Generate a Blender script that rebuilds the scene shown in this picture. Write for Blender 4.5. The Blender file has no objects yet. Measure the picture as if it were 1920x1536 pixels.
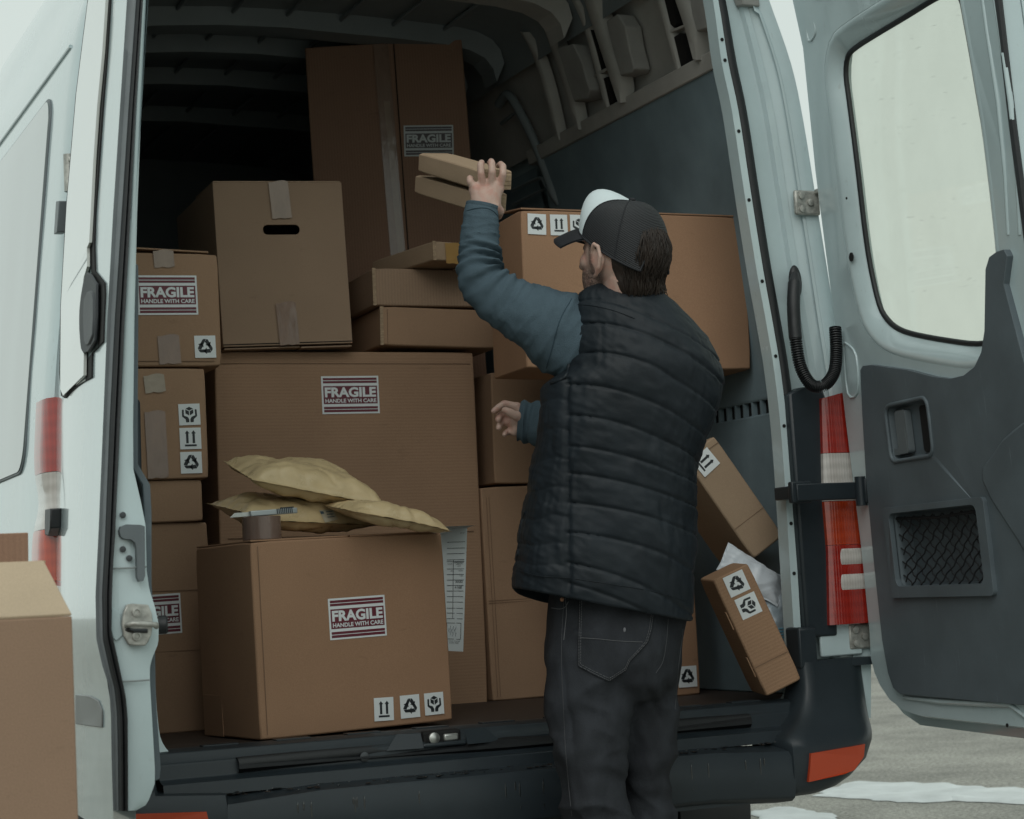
import bpy, bmesh, math, random
import numpy as np
from math import sin, cos, pi, radians, sqrt, atan2
from mathutils import Vector, Matrix, noise
from mathutils.bvhtree import BVHTree
from mathutils.geometry import tessellate_polygon

random.seed(7)
S = bpy.context.scene
COL = S.collection

# ------------------------------------------------------------------ camera
F_PX = 3680.0
YAW, PIT, ROL = radians(24.1), radians(5.2), radians(3.0)
CAM = Vector((-1.70, -3.94, 0.95))
_fw = Vector((sin(YAW) * cos(PIT), cos(YAW) * cos(PIT), sin(PIT)))
_r0 = Vector((cos(YAW), -sin(YAW), 0))
_u0 = _r0.cross(_fw)
CR = _r0 * cos(ROL) - _u0 * sin(ROL)
CU = _u0 * cos(ROL) + _r0 * sin(ROL)
CF = _fw
cam_d = bpy.data.cameras.new('camera')
cam = bpy.data.objects.new('camera', cam_d)
COL.objects.link(cam)
cam.matrix_world = Matrix(((CR.x, CU.x, -CF.x, CAM.x), (CR.y, CU.y, -CF.y, CAM.y), (CR.z, CU.z, -CF.z, CAM.z), (0, 0, 0, 1)))
cam_d.sensor_width = 36
cam_d.sensor_fit = 'HORIZONTAL'
cam_d.lens = F_PX / 1920 * 36
cam_d.clip_end = 2000
cam_d.dof.use_dof = True
cam_d.dof.focus_distance = 4.15
cam_d.dof.aperture_fstop = 11.0
S.camera = cam

# ------------------------------------------------------------------ overcast sky, soft sun, exposure
SUN_EL, SUN_AZ = 40, 215          # azimuth measured clockwise from +Y: behind the photographer
w = bpy.data.worlds.new('World')
S.world = w
w.use_nodes = True
nt = w.node_tree
bg = nt.nodes['Background']
sky = nt.nodes.new('ShaderNodeTexSky')
sky.sky_type = 'NISHITA'
sky.sun_disc = False
sky.sun_elevation = radians(SUN_EL)
sky.sun_rotation = radians(SUN_AZ)
sky.air_density = 1.0
sky.dust_density = 6.0
mixw = nt.nodes.new('ShaderNodeMix')
mixw.data_type = 'RGBA'
mixw.inputs['Factor'].default_value = 0.96      # closed cloud layer over the clear sky
mixw.inputs['B'].default_value = (6.75, 7.55, 7.15, 1)
nt.links.new(sky.outputs['Color'], mixw.inputs['A'])
nt.links.new(mixw.outputs['Result'], bg.inputs['Color'])
bg.inputs['Strength'].default_value = 0.10
sun_d = bpy.data.lights.new('sun', 'SUN')
sun_d.energy = 0.95
sun_d.angle = radians(50)
sun_d.color = (1.0, 0.985, 0.96)
sun = bpy.data.objects.new('sun', sun_d)
COL.objects.link(sun)
_sd = Vector((sin(radians(SUN_AZ)) * cos(radians(SUN_EL)), cos(radians(SUN_AZ)) * cos(radians(SUN_EL)), sin(radians(SUN_EL))))
sun.rotation_euler = _sd.to_track_quat('Z', 'Y').to_euler()
sun.location = (0, 0, 8)
S.view_settings.view_transform = 'Standard'
S.view_settings.look = 'None'
S.view_settings.exposure = 0.0
S.view_settings.gamma = 1.0
S.view_settings.use_curve_mapping = False
S.cycles.max_bounces = 8
S.cycles.diffuse_bounces = 4
S.cycles.transparent_max_bounces = 16

# ------------------------------------------------------------------ surveying: rays of the photograph met with planes of the place
def ray(x, y):
    return CF + CR * ((x - 960) / F_PX) - CU * ((y - 768) / F_PX)
def PT(x, y, d):
    return CAM + ray(x, y) * d
def on(x, y, p, n):
    d = ray(x, y); n = Vector(n)
    return CAM + d * ((Vector(p) - CAM).dot(n) / d.dot(n))
def onY(x, y, v=0.0): return on(x, y, (0, v, 0), (0, 1, 0))
def onX(x, y, v=0.0): return on(x, y, (v, 0, 0), (1, 0, 0))
def onZ(x, y, v=0.0): return on(x, y, (0, 0, v), (0, 0, 1))
def px(P):
    d = Vector(P) - CAM; z = d.dot(CF)
    return 960 + F_PX * d.dot(CR) / z, 768 - F_PX * d.dot(CU) / z
def lin(tab, v):
    if v <= tab[0][0]: return tab[0][1]
    for (a, b), (c, d) in zip(tab, tab[1:]):
        if v <= c: return b + (d - b) * (v - a) / (c - a)
    return tab[-1][1]
def sstep(a, b, v):
    t = max(0.0, min(1.0, (v - a) / (b - a))); return t * t * (3 - 2 * t)
def nz(p, s=1.0, k=0.0):
    return noise.noise(Vector((p[0] * s + k, p[1] * s + k * 1.7, p[2] * s - k)))
def catmull(P, n):
    P = [Vector(p) for p in P]; out = []
    Q = [P[0] * 2 - P[1]] + P + [P[-1] * 2 - P[-2]]
    for i in range(1, len(Q) - 2):
        for k in range(n):
            t = k / n; a, b, c, d = Q[i - 1], Q[i], Q[i + 1], Q[i + 2]
            out.append(0.5 * ((2 * b) + (c - a) * t + (2 * a - 5 * b + 4 * c - d) * t * t + (3 * b - a - 3 * c + d) * t ** 3))
    out.append(P[-1]); return out

# ------------------------------------------------------------------ mesh building
class MB:
    def __init__(s): s.v = []; s.f = []
    def add(s, V, Fc):
        o = len(s.v); s.v += [Vector(p) for p in V]; s.f += [tuple(i + o for i in f) for f in Fc]; return s
    def box(s, c, d, M=None):
        c = Vector(c); V = []
        for z in (-.5, .5):
            for y in (-.5, .5):
                for x in (-.5, .5):
                    p = Vector((x * d[0], y * d[1], z * d[2])); V.append((M @ p if M else p) + c)
        return s.add(V, [(0, 2, 3, 1), (4, 5, 7, 6), (0, 1, 5, 4), (1, 3, 7, 5), (3, 2, 6, 7), (2, 0, 4, 6)])
    def rings(s, rings, close=True, cap0=False, cap1=False, loop=False):
        n = len(rings[0]); V = [p for r in rings for p in r]; Fc = []
        m = len(rings)
        for i in range(m if loop else m - 1):
            for k in range(n if close else n - 1):
                a, b = i * n + k, i * n + (k + 1) % n
                c, d = ((i + 1) % m) * n + (k + 1) % n, ((i + 1) % m) * n + k
                Fc.append((a, b, c, d))
        if cap0: Fc.append(tuple(range(n))[::-1])
        if cap1: Fc.append(tuple((m - 1) * n + k for k in range(n)))
        return s.add(V, Fc)
    def tube(s, path, r, seg=10, cap=True, loop=False):
        P = [Vector(p) for p in path]; n = len(P); R = r if hasattr(r, '__len__') else [r] * n
        up = None; rings = []
        for i in range(n):
            t = (P[(i + 1) % n if loop else min(i + 1, n - 1)] - P[(i - 1) % n if loop else max(i - 1, 0)]).normalized()
            if up is None:
                up = t.orthogonal().normalized()
            up = (up - t * up.dot(t)).normalized(); sd = t.cross(up)
            rings.append([P[i] + (up * cos(2 * pi * k / seg) + sd * sin(2 * pi * k / seg)) * R[i] for k in range(seg)])
        return s.rings(rings, True, cap and not loop, cap and not loop, loop)
    def lathe(s, prof, c, ax=(0, 0, 1), seg=24, cap=True):
        c = Vector(c); ax = Vector(ax).normalized(); u = ax.orthogonal().normalized(); v = ax.cross(u)
        rings = [[c + ax * h + (u * cos(2 * pi * k / seg) + v * sin(2 * pi * k / seg)) * r for k in range(seg)] for r, h in prof]
        return s.rings(rings, True, cap, cap)
    def poly(s, outer, fn, t0, t1, holes=()):
        """flat plate: outline (2-D) with holes, mapped by fn(a, b, off), from off t0 (back) to t1 (front)"""
        loops = [outer] + list(holes)
        flat = [p for l in loops for p in l]
        tri = tessellate_polygon([[Vector((p[0], p[1], 0)) for p in l] for l in loops])
        n = len(flat)
        V = [fn(p[0], p[1], t1) for p in flat] + [fn(p[0], p[1], t0) for p in flat]
        Fc = [tuple(t) for t in tri] + [tuple(i + n for i in t[::-1]) for t in tri]
        o = 0
        for l in loops:
            m = len(l)
            for k in range(m):
                a, b = o + k, o + (k + 1) % m; Fc.append((a, b, b + n, a + n))
            o += m
        return s.add(V, Fc)
    def cone(s, p0, r0, p1, r1, seg=10):
        p0, p1 = Vector(p0), Vector(p1); ax = p1 - p0; L = max(ax.length, 1e-6); ax = ax / L
        prof = [(r0 * sin(a), -r0 * cos(a)) for a in (0.15, .5, .9, 1.3)] + [(r1 * cos(a), L + r1 * sin(a)) for a in (0.0, .45, .85, 1.25, 1.45)]
        return s.lathe(prof, p0, ax, seg)
    def ell(s, c, A, seg=18, rows=12):
        """ellipsoid: A = 3 axis vectors"""
        c = Vector(c); a, b, d = [Vector(q) for q in A]; rings = []
        for i in range(rows + 1):
            t = -pi / 2 + 0.02 + (pi - 0.04) * i / rows
            rings.append([c + d * sin(t) + (a * cos(2 * pi * k / seg) + b * sin(2 * pi * k / seg)) * cos(t) for k in range(seg)])
        return s.rings(rings, True, True, True)
    def build(s, name, m, parent=None, smooth=35, bev=0, sub=0):
        me = bpy.data.meshes.new(name)
        O = Vector(parent['_o']) if parent is not None and '_o' in parent else Vector((0, 0, 0))
        me.from_pydata([tuple(p - O) for p in s.v], [], s.f)
        bm = bmesh.new(); bm.from_mesh(me); bmesh.ops.recalc_face_normals(bm, faces=bm.faces); bm.to_mesh(me); bm.free()
        if smooth:
            for p in me.polygons: p.use_smooth = True
            me.set_sharp_from_angle(angle=radians(smooth))
        o = bpy.data.objects.new(name, me); COL.objects.link(o)
        if m: me.materials.append(m)
        if parent is not None: o.parent = parent
        if bev:
            b = o.modifiers.new('bevel', 'BEVEL'); b.width = bev; b.segments = 2; b.limit_method = 'ANGLE'; b.angle_limit = radians(40)
        if sub:
            b = o.modifiers.new('sub', 'SUBSURF'); b.levels = sub; b.render_levels = sub
        return o

def thing(name, label, cat, loc=(0, 0, 0), M=None, group=None, world=True):
    """Empty at the base. world=True: children are given in world coordinates (origin subtracted)."""
    o = bpy.data.objects.new(name, None); COL.objects.link(o)
    o.empty_display_size = .1
    if M is not None: o.matrix_world = Matrix.Translation(Vector(loc)) @ M.to_4x4()
    else: o.location = loc
    o['label'] = label; o['category'] = cat
    if group: o['group'] = group
    o['_o'] = tuple(loc) if world else (0.0, 0.0, 0.0)
    return o
def sub_of(o, parent):
    """children of a mesh part share the frame of the thing"""
    o['_o'] = tuple(parent['_o']); return o
def tag(o, label, cat, group=None):
    o['label'] = label; o['category'] = cat
    if group: o['group'] = group
    return o

# ------------------------------------------------------------------ materials
def mat(name, col, rough=.5, metal=0, spec=.5, coat=0, noise_amt=0.0, noise_scale=8, bump=0.0, bump_scale=200, stretch=None, trans=0):
    m = bpy.data.materials.new(name); m.use_nodes = True; n = m.node_tree; b = n.nodes['Principled BSDF']
    b.inputs['Base Color'].default_value = (*col, 1); b.inputs['Roughness'].default_value = rough
    b.inputs['Metallic'].default_value = metal; b.inputs['Specular IOR Level'].default_value = spec
    b.inputs['Coat Weight'].default_value = coat; b.inputs['Coat Roughness'].default_value = .06
    if trans: b.inputs['Transmission Weight'].default_value = trans
    if noise_amt or bump:
        tc = n.nodes.new('ShaderNodeTexCoord'); mp = n.nodes.new('ShaderNodeMapping'); n.links.new(tc.outputs['Object'], mp.inputs['Vector'])
        if stretch: mp.inputs['Scale'].default_value = stretch
    if noise_amt:
        t = n.nodes.new('ShaderNodeTexNoise'); t.inputs['Scale'].default_value = noise_scale; t.inputs['Detail'].default_value = 6
        t.inputs['Roughness'].default_value = .62
        n.links.new(mp.outputs['Vector'], t.inputs['Vector'])
        r = n.nodes.new('ShaderNodeValToRGB'); r.color_ramp.elements[0].position = .3; r.color_ramp.elements[1].position = .7
        r.color_ramp.elements[0].color = (*[c * (1 - noise_amt) for c in col], 1); r.color_ramp.elements[1].color = (*[min(1, c * (1 + noise_amt)) for c in col], 1)
        n.links.new(t.outputs['Fac'], r.inputs['Fac']); n.links.new(r.outputs['Color'], b.inputs['Base Color'])
        mr = n.nodes.new('ShaderNodeMapRange'); mr.inputs['To Min'].default_value = max(.02, rough - .12); mr.inputs['To Max'].default_value = min(1, rough + .12)
        n.links.new(t.outputs['Fac'], mr.inputs['Value']); n.links.new(mr.outputs['Result'], b.inputs['Roughness'])
    if bump:
        t2 = n.nodes.new('ShaderNodeTexNoise'); t2.inputs['Scale'].default_value = bump_scale; t2.inputs['Detail'].default_value = 3
        n.links.new(mp.outputs['Vector'], t2.inputs['Vector'])
        bp = n.nodes.new('ShaderNodeBump'); bp.inputs['Strength'].default_value = bump; bp.inputs['Distance'].default_value = .002
        n.links.new(t2.outputs['Fac'], bp.inputs['Height']); n.links.new(bp.outputs['Normal'], b.inputs['Normal'])
    return m

def cardboard(name, col, flute=None, strength=.25):
    m = bpy.data.materials.new(name); m.use_nodes = True; n = m.node_tree; L = n.links; b = n.nodes['Principled BSDF']
    b.inputs['Roughness'].default_value = .82; b.inputs['Specular IOR Level'].default_value = .25
    tc = n.nodes.new('ShaderNodeTexCoord')
    oi = n.nodes.new('ShaderNodeObjectInfo')
    fine = n.nodes.new('ShaderNodeTexNoise'); fine.inputs['Scale'].default_value = 420; fine.inputs['Detail'].default_value = 2
    big = n.nodes.new('ShaderNodeTexNoise'); big.inputs['Scale'].default_value = 5; big.inputs['Detail'].default_value = 5; big.noise_dimensions = '4D'
    L.new(tc.outputs['Object'], fine.inputs['Vector']); L.new(tc.outputs['Object'], big.inputs['Vector'])
    mu = n.nodes.new('ShaderNodeMath'); mu.operation = 'MULTIPLY'; mu.inputs[1].default_value = 37
    L.new(oi.outputs['Random'], mu.inputs[0]); L.new(mu.outputs[0], big.inputs['W'])
    # brightness = 1 + a*(fine-.5) + b*(big-.5)
    m1 = n.nodes.new('ShaderNodeMath'); m1.operation = 'MULTIPLY_ADD'; m1.inputs[1].default_value = .34; m1.inputs[2].default_value = .83
    L.new(fine.outputs['Fac'], m1.inputs[0])
    m2 = n.nodes.new('ShaderNodeMath'); m2.operation = 'MULTIPLY_ADD'; m2.inputs[1].default_value = .30; m2.inputs[2].default_value = .85
    L.new(big.outputs['Fac'], m2.inputs[0])
    m3 = n.nodes.new('ShaderNodeMath'); m3.operation = 'MULTIPLY'; L.new(m1.outputs[0], m3.inputs[0]); L.new(m2.outputs[0], m3.inputs[1])
    sc = n.nodes.new('ShaderNodeTexNoise'); sc.noise_dimensions = '4D'; sc.inputs['Scale'].default_value = 16; sc.inputs['Detail'].default_value = 8; sc.inputs['Roughness'].default_value = .72
    mps = n.nodes.new('ShaderNodeMapping'); mps.inputs['Rotation'].default_value = (.3, .7, .4); mps.inputs['Scale'].default_value = (1, 1, 2.6); L.new(tc.outputs['Object'], mps.inputs['Vector']); L.new(mps.outputs['Vector'], sc.inputs['Vector']); L.new(mu.outputs[0], sc.inputs['W'])
    scr = n.nodes.new('ShaderNodeMapRange'); scr.inputs['From Min'].default_value = .60; scr.inputs['From Max'].default_value = .74; scr.inputs['To Min'].default_value = 1.0; scr.inputs['To Max'].default_value = .80; L.new(sc.outputs['Fac'], scr.inputs['Value'])
    rv = n.nodes.new('ShaderNodeMapRange'); rv.inputs['To Min'].default_value = .88; rv.inputs['To Max'].default_value = 1.10; L.new(oi.outputs['Random'], rv.inputs['Value'])
    mA = n.nodes.new('ShaderNodeMath'); mA.operation = 'MULTIPLY'; L.new(m3.outputs[0], mA.inputs[0]); L.new(scr.outputs[0], mA.inputs[1])
    mB = n.nodes.new('ShaderNodeMath'); mB.operation = 'MULTIPLY'; L.new(mA.outputs[0], mB.inputs[0]); L.new(rv.outputs[0], mB.inputs[1]); m3 = mB
    last = m3
    bp = n.nodes.new('ShaderNodeBump'); bp.inputs['Strength'].default_value = .25; bp.inputs['Distance'].default_value = .001
    L.new(fine.outputs['Fac'], bp.inputs['Height'])
    if flute:
        wv = n.nodes.new('ShaderNodeTexWave'); wv.wave_type = 'BANDS'; wv.bands_direction = flute
        wv.inputs['Scale'].default_value = 38; wv.inputs['Distortion'].default_value = .6; wv.inputs['Detail'].default_value = 1
        L.new(tc.outputs['Object'], wv.inputs['Vector'])
        m4 = n.nodes.new('ShaderNodeMath'); m4.operation = 'MULTIPLY_ADD'; m4.inputs[1].default_value = .10 * strength / .25; m4.inputs[2].default_value = .95
        L.new(wv.outputs['Fac'], m4.inputs[0])
        m5 = n.nodes.new('ShaderNodeMath'); m5.operation = 'MULTIPLY'; L.new(m3.outputs[0], m5.inputs[0]); L.new(m4.outputs[0], m5.inputs[1]); last = m5
        b2 = n.nodes.new('ShaderNodeBump'); b2.inputs['Strength'].default_value = strength; b2.inputs['Distance'].default_value = .0012
        L.new(wv.outputs['Fac'], b2.inputs['Height']); L.new(bp.outputs['Normal'], b2.inputs['Normal']); bp = b2
    L.new(bp.outputs['Normal'], b.inputs['Normal'])
    vm = n.nodes.new('ShaderNodeVectorMath'); vm.operation = 'SCALE'; vm.inputs[0].default_value = col
    L.new(last.outputs[0], vm.inputs['Scale']); L.new(vm.outputs['Vector'], b.inputs['Base Color'])
    return m

def paint():
    """white van enamel with road film: speckle and faint streaks"""
    m = mat('white_paint', (.485, .590, .610), .24, coat=.9, noise_amt=.08, noise_scale=3.5, bump=.02, bump_scale=600)
    n = m.node_tree; b = n.nodes['Principled BSDF']; L = n.links
    ramp = [x for x in n.nodes if x.type == 'VALTORGB'][0]
    tc = n.nodes.new('ShaderNodeTexCoord')
    sp = n.nodes.new('ShaderNodeTexNoise'); sp.inputs['Scale'].default_value = 90; sp.inputs['Detail'].default_value = 4
    mp = n.nodes.new('ShaderNodeMapping'); mp.inputs['Scale'].default_value = (1, 1, .45); L.new(tc.outputs['Object'], mp.inputs['Vector']); L.new(mp.outputs['Vector'], sp.inputs['Vector'])
    r = n.nodes.new('ShaderNodeValToRGB'); r.color_ramp.elements[0].position = .66; r.color_ramp.elements[1].position = .78
    r.color_ramp.elements[0].color = (0, 0, 0, 1); r.color_ramp.elements[1].color = (1, 1, 1, 1); L.new(sp.outputs['Fac'], r.inputs['Fac'])
    mx = n.nodes.new('ShaderNodeMix'); mx.data_type = 'RGBA'
    ml = n.nodes.new('ShaderNodeMath'); ml.operation = 'MULTIPLY'; ml.inputs[1].default_value = .35; L.new(r.outputs['Color'], ml.inputs[0])
    L.new(ml.outputs[0], mx.inputs['Factor']); L.new(ramp.outputs['Color'], mx.inputs['A']); mx.inputs['B'].default_value = (.30, .32, .31, 1)
    L.new(mx.outputs['Result'], b.inputs['Base Color'])
    return m

def plastic(name, col, rough=.5):
    """moulded plastic with grain, dust and light scuffs"""
    m = mat(name, col, rough, spec=.4, noise_amt=.16, noise_scale=6, bump=.12, bump_scale=700)
    n = m.node_tree; b = n.nodes['Principled BSDF']; L = n.links
    ramp = [x for x in n.nodes if x.type == 'VALTORGB'][0]
    tc = n.nodes.new('ShaderNodeTexCoord'); mp = n.nodes.new('ShaderNodeMapping'); mp.inputs['Rotation'].default_value = (.5, .3, .9); mp.inputs['Scale'].default_value = (1, 30, 2)
    L.new(tc.outputs['Object'], mp.inputs['Vector'])
    sp = n.nodes.new('ShaderNodeTexNoise'); sp.inputs['Scale'].default_value = 5; sp.inputs['Detail'].default_value = 5; L.new(mp.outputs['Vector'], sp.inputs['Vector'])
    r = n.nodes.new('ShaderNodeValToRGB'); r.color_ramp.elements[0].position = .68; r.color_ramp.elements[1].position = .74
    r.color_ramp.elements[0].color = (0, 0, 0, 1); r.color_ramp.elements[1].color = (1, 1, 1, 1); L.new(sp.outputs['Fac'], r.inputs['Fac'])
    mx = n.nodes.new('ShaderNodeMix'); mx.data_type = 'RGBA'
    ml = n.nodes.new('ShaderNodeMath'); ml.operation = 'MULTIPLY'; ml.inputs[1].default_value = .4; L.new(r.outputs['Color'], ml.inputs[0])
    L.new(ml.outputs[0], mx.inputs['Factor']); L.new(ramp.outputs['Color'], mx.inputs['A']); mx.inputs['B'].default_value = (*[min(1, c * 1.9 + .01) for c in col], 1)
    L.new(mx.outputs['Result'], b.inputs['Base Color'])
    return m

def window_glass(name, haze, tint, gl=.10):
    m = bpy.data.materials.new(name); m.use_nodes = True; n = m.node_tree; n.nodes.clear(); L = n.links
    out = n.nodes.new('ShaderNodeOutputMaterial')
    tr = n.nodes.new('ShaderNodeBsdfTransparent'); tr.inputs['Color'].default_value = (*tint, 1)
    tl = n.nodes.new('ShaderNodeBsdfTranslucent'); tl.inputs['Color'].default_value = (.8, .82, .76, 1)
    df = n.nodes.new('ShaderNodeBsdfDiffuse'); df.inputs['Color'].default_value = (.6, .62, .57, 1)
    gs = n.nodes.new('ShaderNodeBsdfGlossy'); gs.inputs['Roughness'].default_value = .05
    lw = n.nodes.new('ShaderNodeLayerWeight'); pw = n.nodes.new('ShaderNodeMath'); pw.operation = 'POWER'; pw.inputs[1].default_value = 5; L.new(lw.outputs['Facing'], pw.inputs[0])
    fr = n.nodes.new('ShaderNodeMath'); fr.operation = 'MULTIPLY_ADD'; fr.inputs[1].default_value = .8; fr.inputs[2].default_value = .03; L.new(pw.outputs[0], fr.inputs[0])
    tc = n.nodes.new('ShaderNodeTexCoord')
    ns = n.nodes.new('ShaderNodeTexNoise'); ns.inputs['Scale'].default_value = 9; ns.inputs['Detail'].default_value = 8; L.new(tc.outputs['Object'], ns.inputs['Vector'])
    mp = n.nodes.new('ShaderNodeMapping'); mp.inputs['Rotation'].default_value = (.45, 0, 0); mp.inputs['Scale'].default_value = (1, 9, 40); L.new(tc.outputs['Object'], mp.inputs['Vector'])
    n2 = n.nodes.new('ShaderNodeTexNoise'); n2.inputs['Scale'].default_value = 3; n2.inputs['Detail'].default_value = 4; L.new(mp.outputs['Vector'], n2.inputs['Vector'])
    r2 = n.nodes.new('ShaderNodeMapRange'); r2.inputs['From Min'].default_value = .68; r2.inputs['From Max'].default_value = .74; r2.inputs['To Max'].default_value = .12; L.new(n2.outputs['Fac'], r2.inputs['Value'])
    mr = n.nodes.new('ShaderNodeMapRange'); mr.inputs['From Min'].default_value = .35; mr.inputs['From Max'].default_value = .75
    mr.inputs['To Min'].default_value = haze * .8; mr.inputs['To Max'].default_value = haze * 1.2; L.new(ns.outputs['Fac'], mr.inputs['Value'])
    ad = n.nodes.new('ShaderNodeMath'); L.new(mr.outputs[0], ad.inputs[0]); L.new(r2.outputs[0], ad.inputs[1])
    m0 = n.nodes.new('ShaderNodeMixShader'); m0.inputs[0].default_value = .4; L.new(tl.outputs[0], m0.inputs[1]); L.new(df.outputs[0], m0.inputs[2])
    m1 = n.nodes.new('ShaderNodeMixShader'); L.new(ad.outputs[0], m1.inputs[0]); L.new(tr.outputs[0], m1.inputs[1]); L.new(m0.outputs[0], m1.inputs[2])
    m2 = n.nodes.new('ShaderNodeMixShader'); L.new(fr.outputs[0], m2.inputs[0]); L.new(m1.outputs[0], m2.inputs[1]); L.new(gs.outputs[0], m2.inputs[2])
    L.new(m2.outputs[0], out.inputs['Surface'])
    return m

PAINT = paint()
PAINT_IN = mat('inner_paint', (.44, .54, .56), .45, noise_amt=.10, noise_scale=7)
GALV = mat('primer_panel', (.42, .41, .385), .5, noise_amt=.15, noise_scale=6)
LINER = mat('wall_liner', (.19, .255, .285), .55, noise_amt=.22, noise_scale=4, bump=.05)
ROOFIN = mat('roof_lining', (.21, .24, .25), .6, noise_amt=.12, noise_scale=5)
BLACK = plastic('black_plastic', (.021, .029, .035), .40)
TRIM = plastic('grey_trim', (.098, .122, .137), .5)
GREYP = plastic('grey_handle', (.12, .14, .15), .45)
RUBBER = mat('rubber', (.012, .014, .016), .5, noise_amt=.2, noise_scale=20, bump=.2, bump_scale=90)
DARKPAN = mat('grey_pad', (.33, .325, .31), .8, noise_amt=.15, noise_scale=9)
STEEL = mat('zinc_steel', (.45, .46, .44), .38, metal=.85, noise_amt=.18, noise_scale=40)
DIRTST = mat('worn_zinc', (.40, .40, .37), .45, metal=.5, noise_amt=.35, noise_scale=60, bump=.3, bump_scale=120)
SCREW = mat('screw', (.08, .085, .09), .35, metal=.9)
NEAR_BLACK = mat('near_black', (.004, .004, .004), .8)  # near-black: painted shade in holes and slots, also plain black parts
PLY = mat('floor_ply', (.040, .028, .022), .6, noise_amt=.35, noise_scale=14, stretch=(1, 6, 1))
WHITE = mat('label_white', (.74, .78, .79), .45)
MAROON = mat('label_maroon', (.135, .018, .032), .45)
INK = mat('label_ink', (.018, .022, .026), .5)
GREY_PRINT = mat('label_grey', (.10, .085, .09), .5)  # grey in place of the maroon print
PAPER = mat('paper', (.66, .70, .71), .6, noise_amt=.04)
def tape_mat(name, col, rough=.22):
    m = mat(name, col, rough, spec=.6, noise_amt=.15, noise_scale=25, bump=.5, bump_scale=70, stretch=(1, 1, .35)); return m
TAPE = tape_mat('brown_tape', (.250, .165, .120), .18)
TAPEC = tape_mat('clear_tape', (.285, .205, .150), .16)
TAPEP = mat('pale_tape', (.42, .36, .29), .7, noise_amt=.12, noise_scale=30)
CB = {
    'a': cardboard('board_dark', (.300, .178, .120), 'X', .18),
    'b': cardboard('board_pale', (.345, .240, .165)),
    'c': cardboard('board_mid', (.340, .217, .138)),
    'g': cardboard('board_ribbed', (.320, .202, .128), 'Z', .14),
    'v': cardboard('board_upright', (.335, .228, .155), 'X', .25),
    'm': cardboard('board_warm', (.325, .193, .118)),
    'k': cardboard('board_kraft', (.34, .245, .165)),
    's': cardboard('board_tilted', (.345, .212, .130), 'Z', .16),
}
CORE = mat('board_edge', (.40, .29, .19), .9, noise_amt=.3, noise_scale=160)
CREASE_SHADE = mat('crease_shade', (.22, .14, .09), .9)  # darkened board for raised lines that stand for shade in creases

# ================================================================== ground, snow, sky-lit lot
def ground_mat():
    m = bpy.data.materials.new('asphalt'); m.use_nodes = True; n = m.node_tree; L = n.links; b = n.nodes['Principled BSDF']
    b.inputs['Roughness'].default_value = .85
    tc = n.nodes.new('ShaderNodeTexCoord')
    a = n.nodes.new('ShaderNodeTexNoise'); a.inputs['Scale'].default_value = 1.3; a.inputs['Detail'].default_value = 9; a.inputs['Roughness'].default_value = .7
    c = n.nodes.new('ShaderNodeTexNoise'); c.inputs['Scale'].default_value = 55; c.inputs['Detail'].default_value = 5; c.inputs['Roughness'].default_value = .75
    v = n.nodes.new('ShaderNodeTexVoronoi'); v.inputs['Scale'].default_value = 90
    for t in (a, c, v): L.new(tc.outputs['Object'], t.inputs['Vector'])
    r = n.nodes.new('ShaderNodeValToRGB'); e = r.color_ramp.elements
    e[0].position = .35; e[0].color = (.225, .22, .195, 1); e[1].position = .62; e[1].color = (.38, .37, .33, 1)
    L.new(a.outputs['Fac'], r.inputs['Fac'])
    r2 = n.nodes.new('ShaderNodeValToRGB'); e = r2.color_ramp.elements
    e[0].position = .34; e[0].color = (.45, .45, .45, 1); e[1].position = .66; e[1].color = (1.45, 1.45, 1.45, 1)
    L.new(c.outputs['Fac'], r2.inputs['Fac'])
    mx = n.nodes.new('ShaderNodeMix'); mx.data_type = 'RGBA'; mx.blend_type = 'MULTIPLY'; mx.inputs['Factor'].default_value = 1
    L.new(r.outputs['Color'], mx.inputs['A']); L.new(r2.outputs['Color'], mx.inputs['B']); L.new(mx.outputs['Result'], b.inputs['Base Color'])
    bp = n.nodes.new('ShaderNodeBump'); bp.inputs['Strength'].default_value = .8; bp.inputs['Distance'].default_value = .01
    L.new(v.outputs['Distance'], bp.inputs['Height']); L.new(bp.outputs['Normal'], b.inputs['Normal'])
    return m
g = MB().add([(-400, -400, 0), (400, -400, 0), (400, 400, 0), (-400, 400, 0)], [(0, 1, 2, 3)]).build('ground', ground_mat(), smooth=0)
g['kind'] = 'structure'; g['label'] = 'grey salted asphalt of the lot around the van'
SNOW = mat('snow', (.60, .63, .63), .7, noise_amt=.16, noise_scale=5, bump=.8, bump_scale=35)
def snow_patch(name, pts, h):
    """a thin ragged slush patch lying on the asphalt"""
    C0 = sum((Vector(p) for p in pts), Vector()) / len(pts); n = 96; P = catmull(pts + [pts[0]], 96 // len(pts) + 1)
    P = P[:-1]; m = MB(); rings = []
    for f, hh in ((1.0, .003), (.97, h * .5), (.9, h * .8), (.7, h), (.35, h * .9), (.02, h)):
        ring = []
        for p in P:
            q = C0 + (p - C0) * f; q = q + (p - C0).normalized() * .16 * nz(p, 3.1, 5) * f + (p - C0).normalized() * .07 * nz(p, 11, 2) * f
            ring.append(Vector((q.x, q.y, max(.003, hh + .012 * nz(q, 9, 1) * (f < .95)))))
        rings.append(ring)
    m.rings(rings, True, False, True)
    o = m.build(name, SNOW); o['kind'] = 'structure'; return o
def gz(*pts): return [onZ(x, y, 0) for x, y in pts]
sp = snow_patch('snow_patch', gz((1520, 1484), (1600, 1472), (1700, 1471), (1800, 1476), (1940, 1484), (2060, 1496), (1960, 1510), (1830, 1506), (1700, 1502), (1580, 1498)), .015)
sp['label'] = 'wide strip of dirty slush lying on the asphalt right of the bumper'
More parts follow.
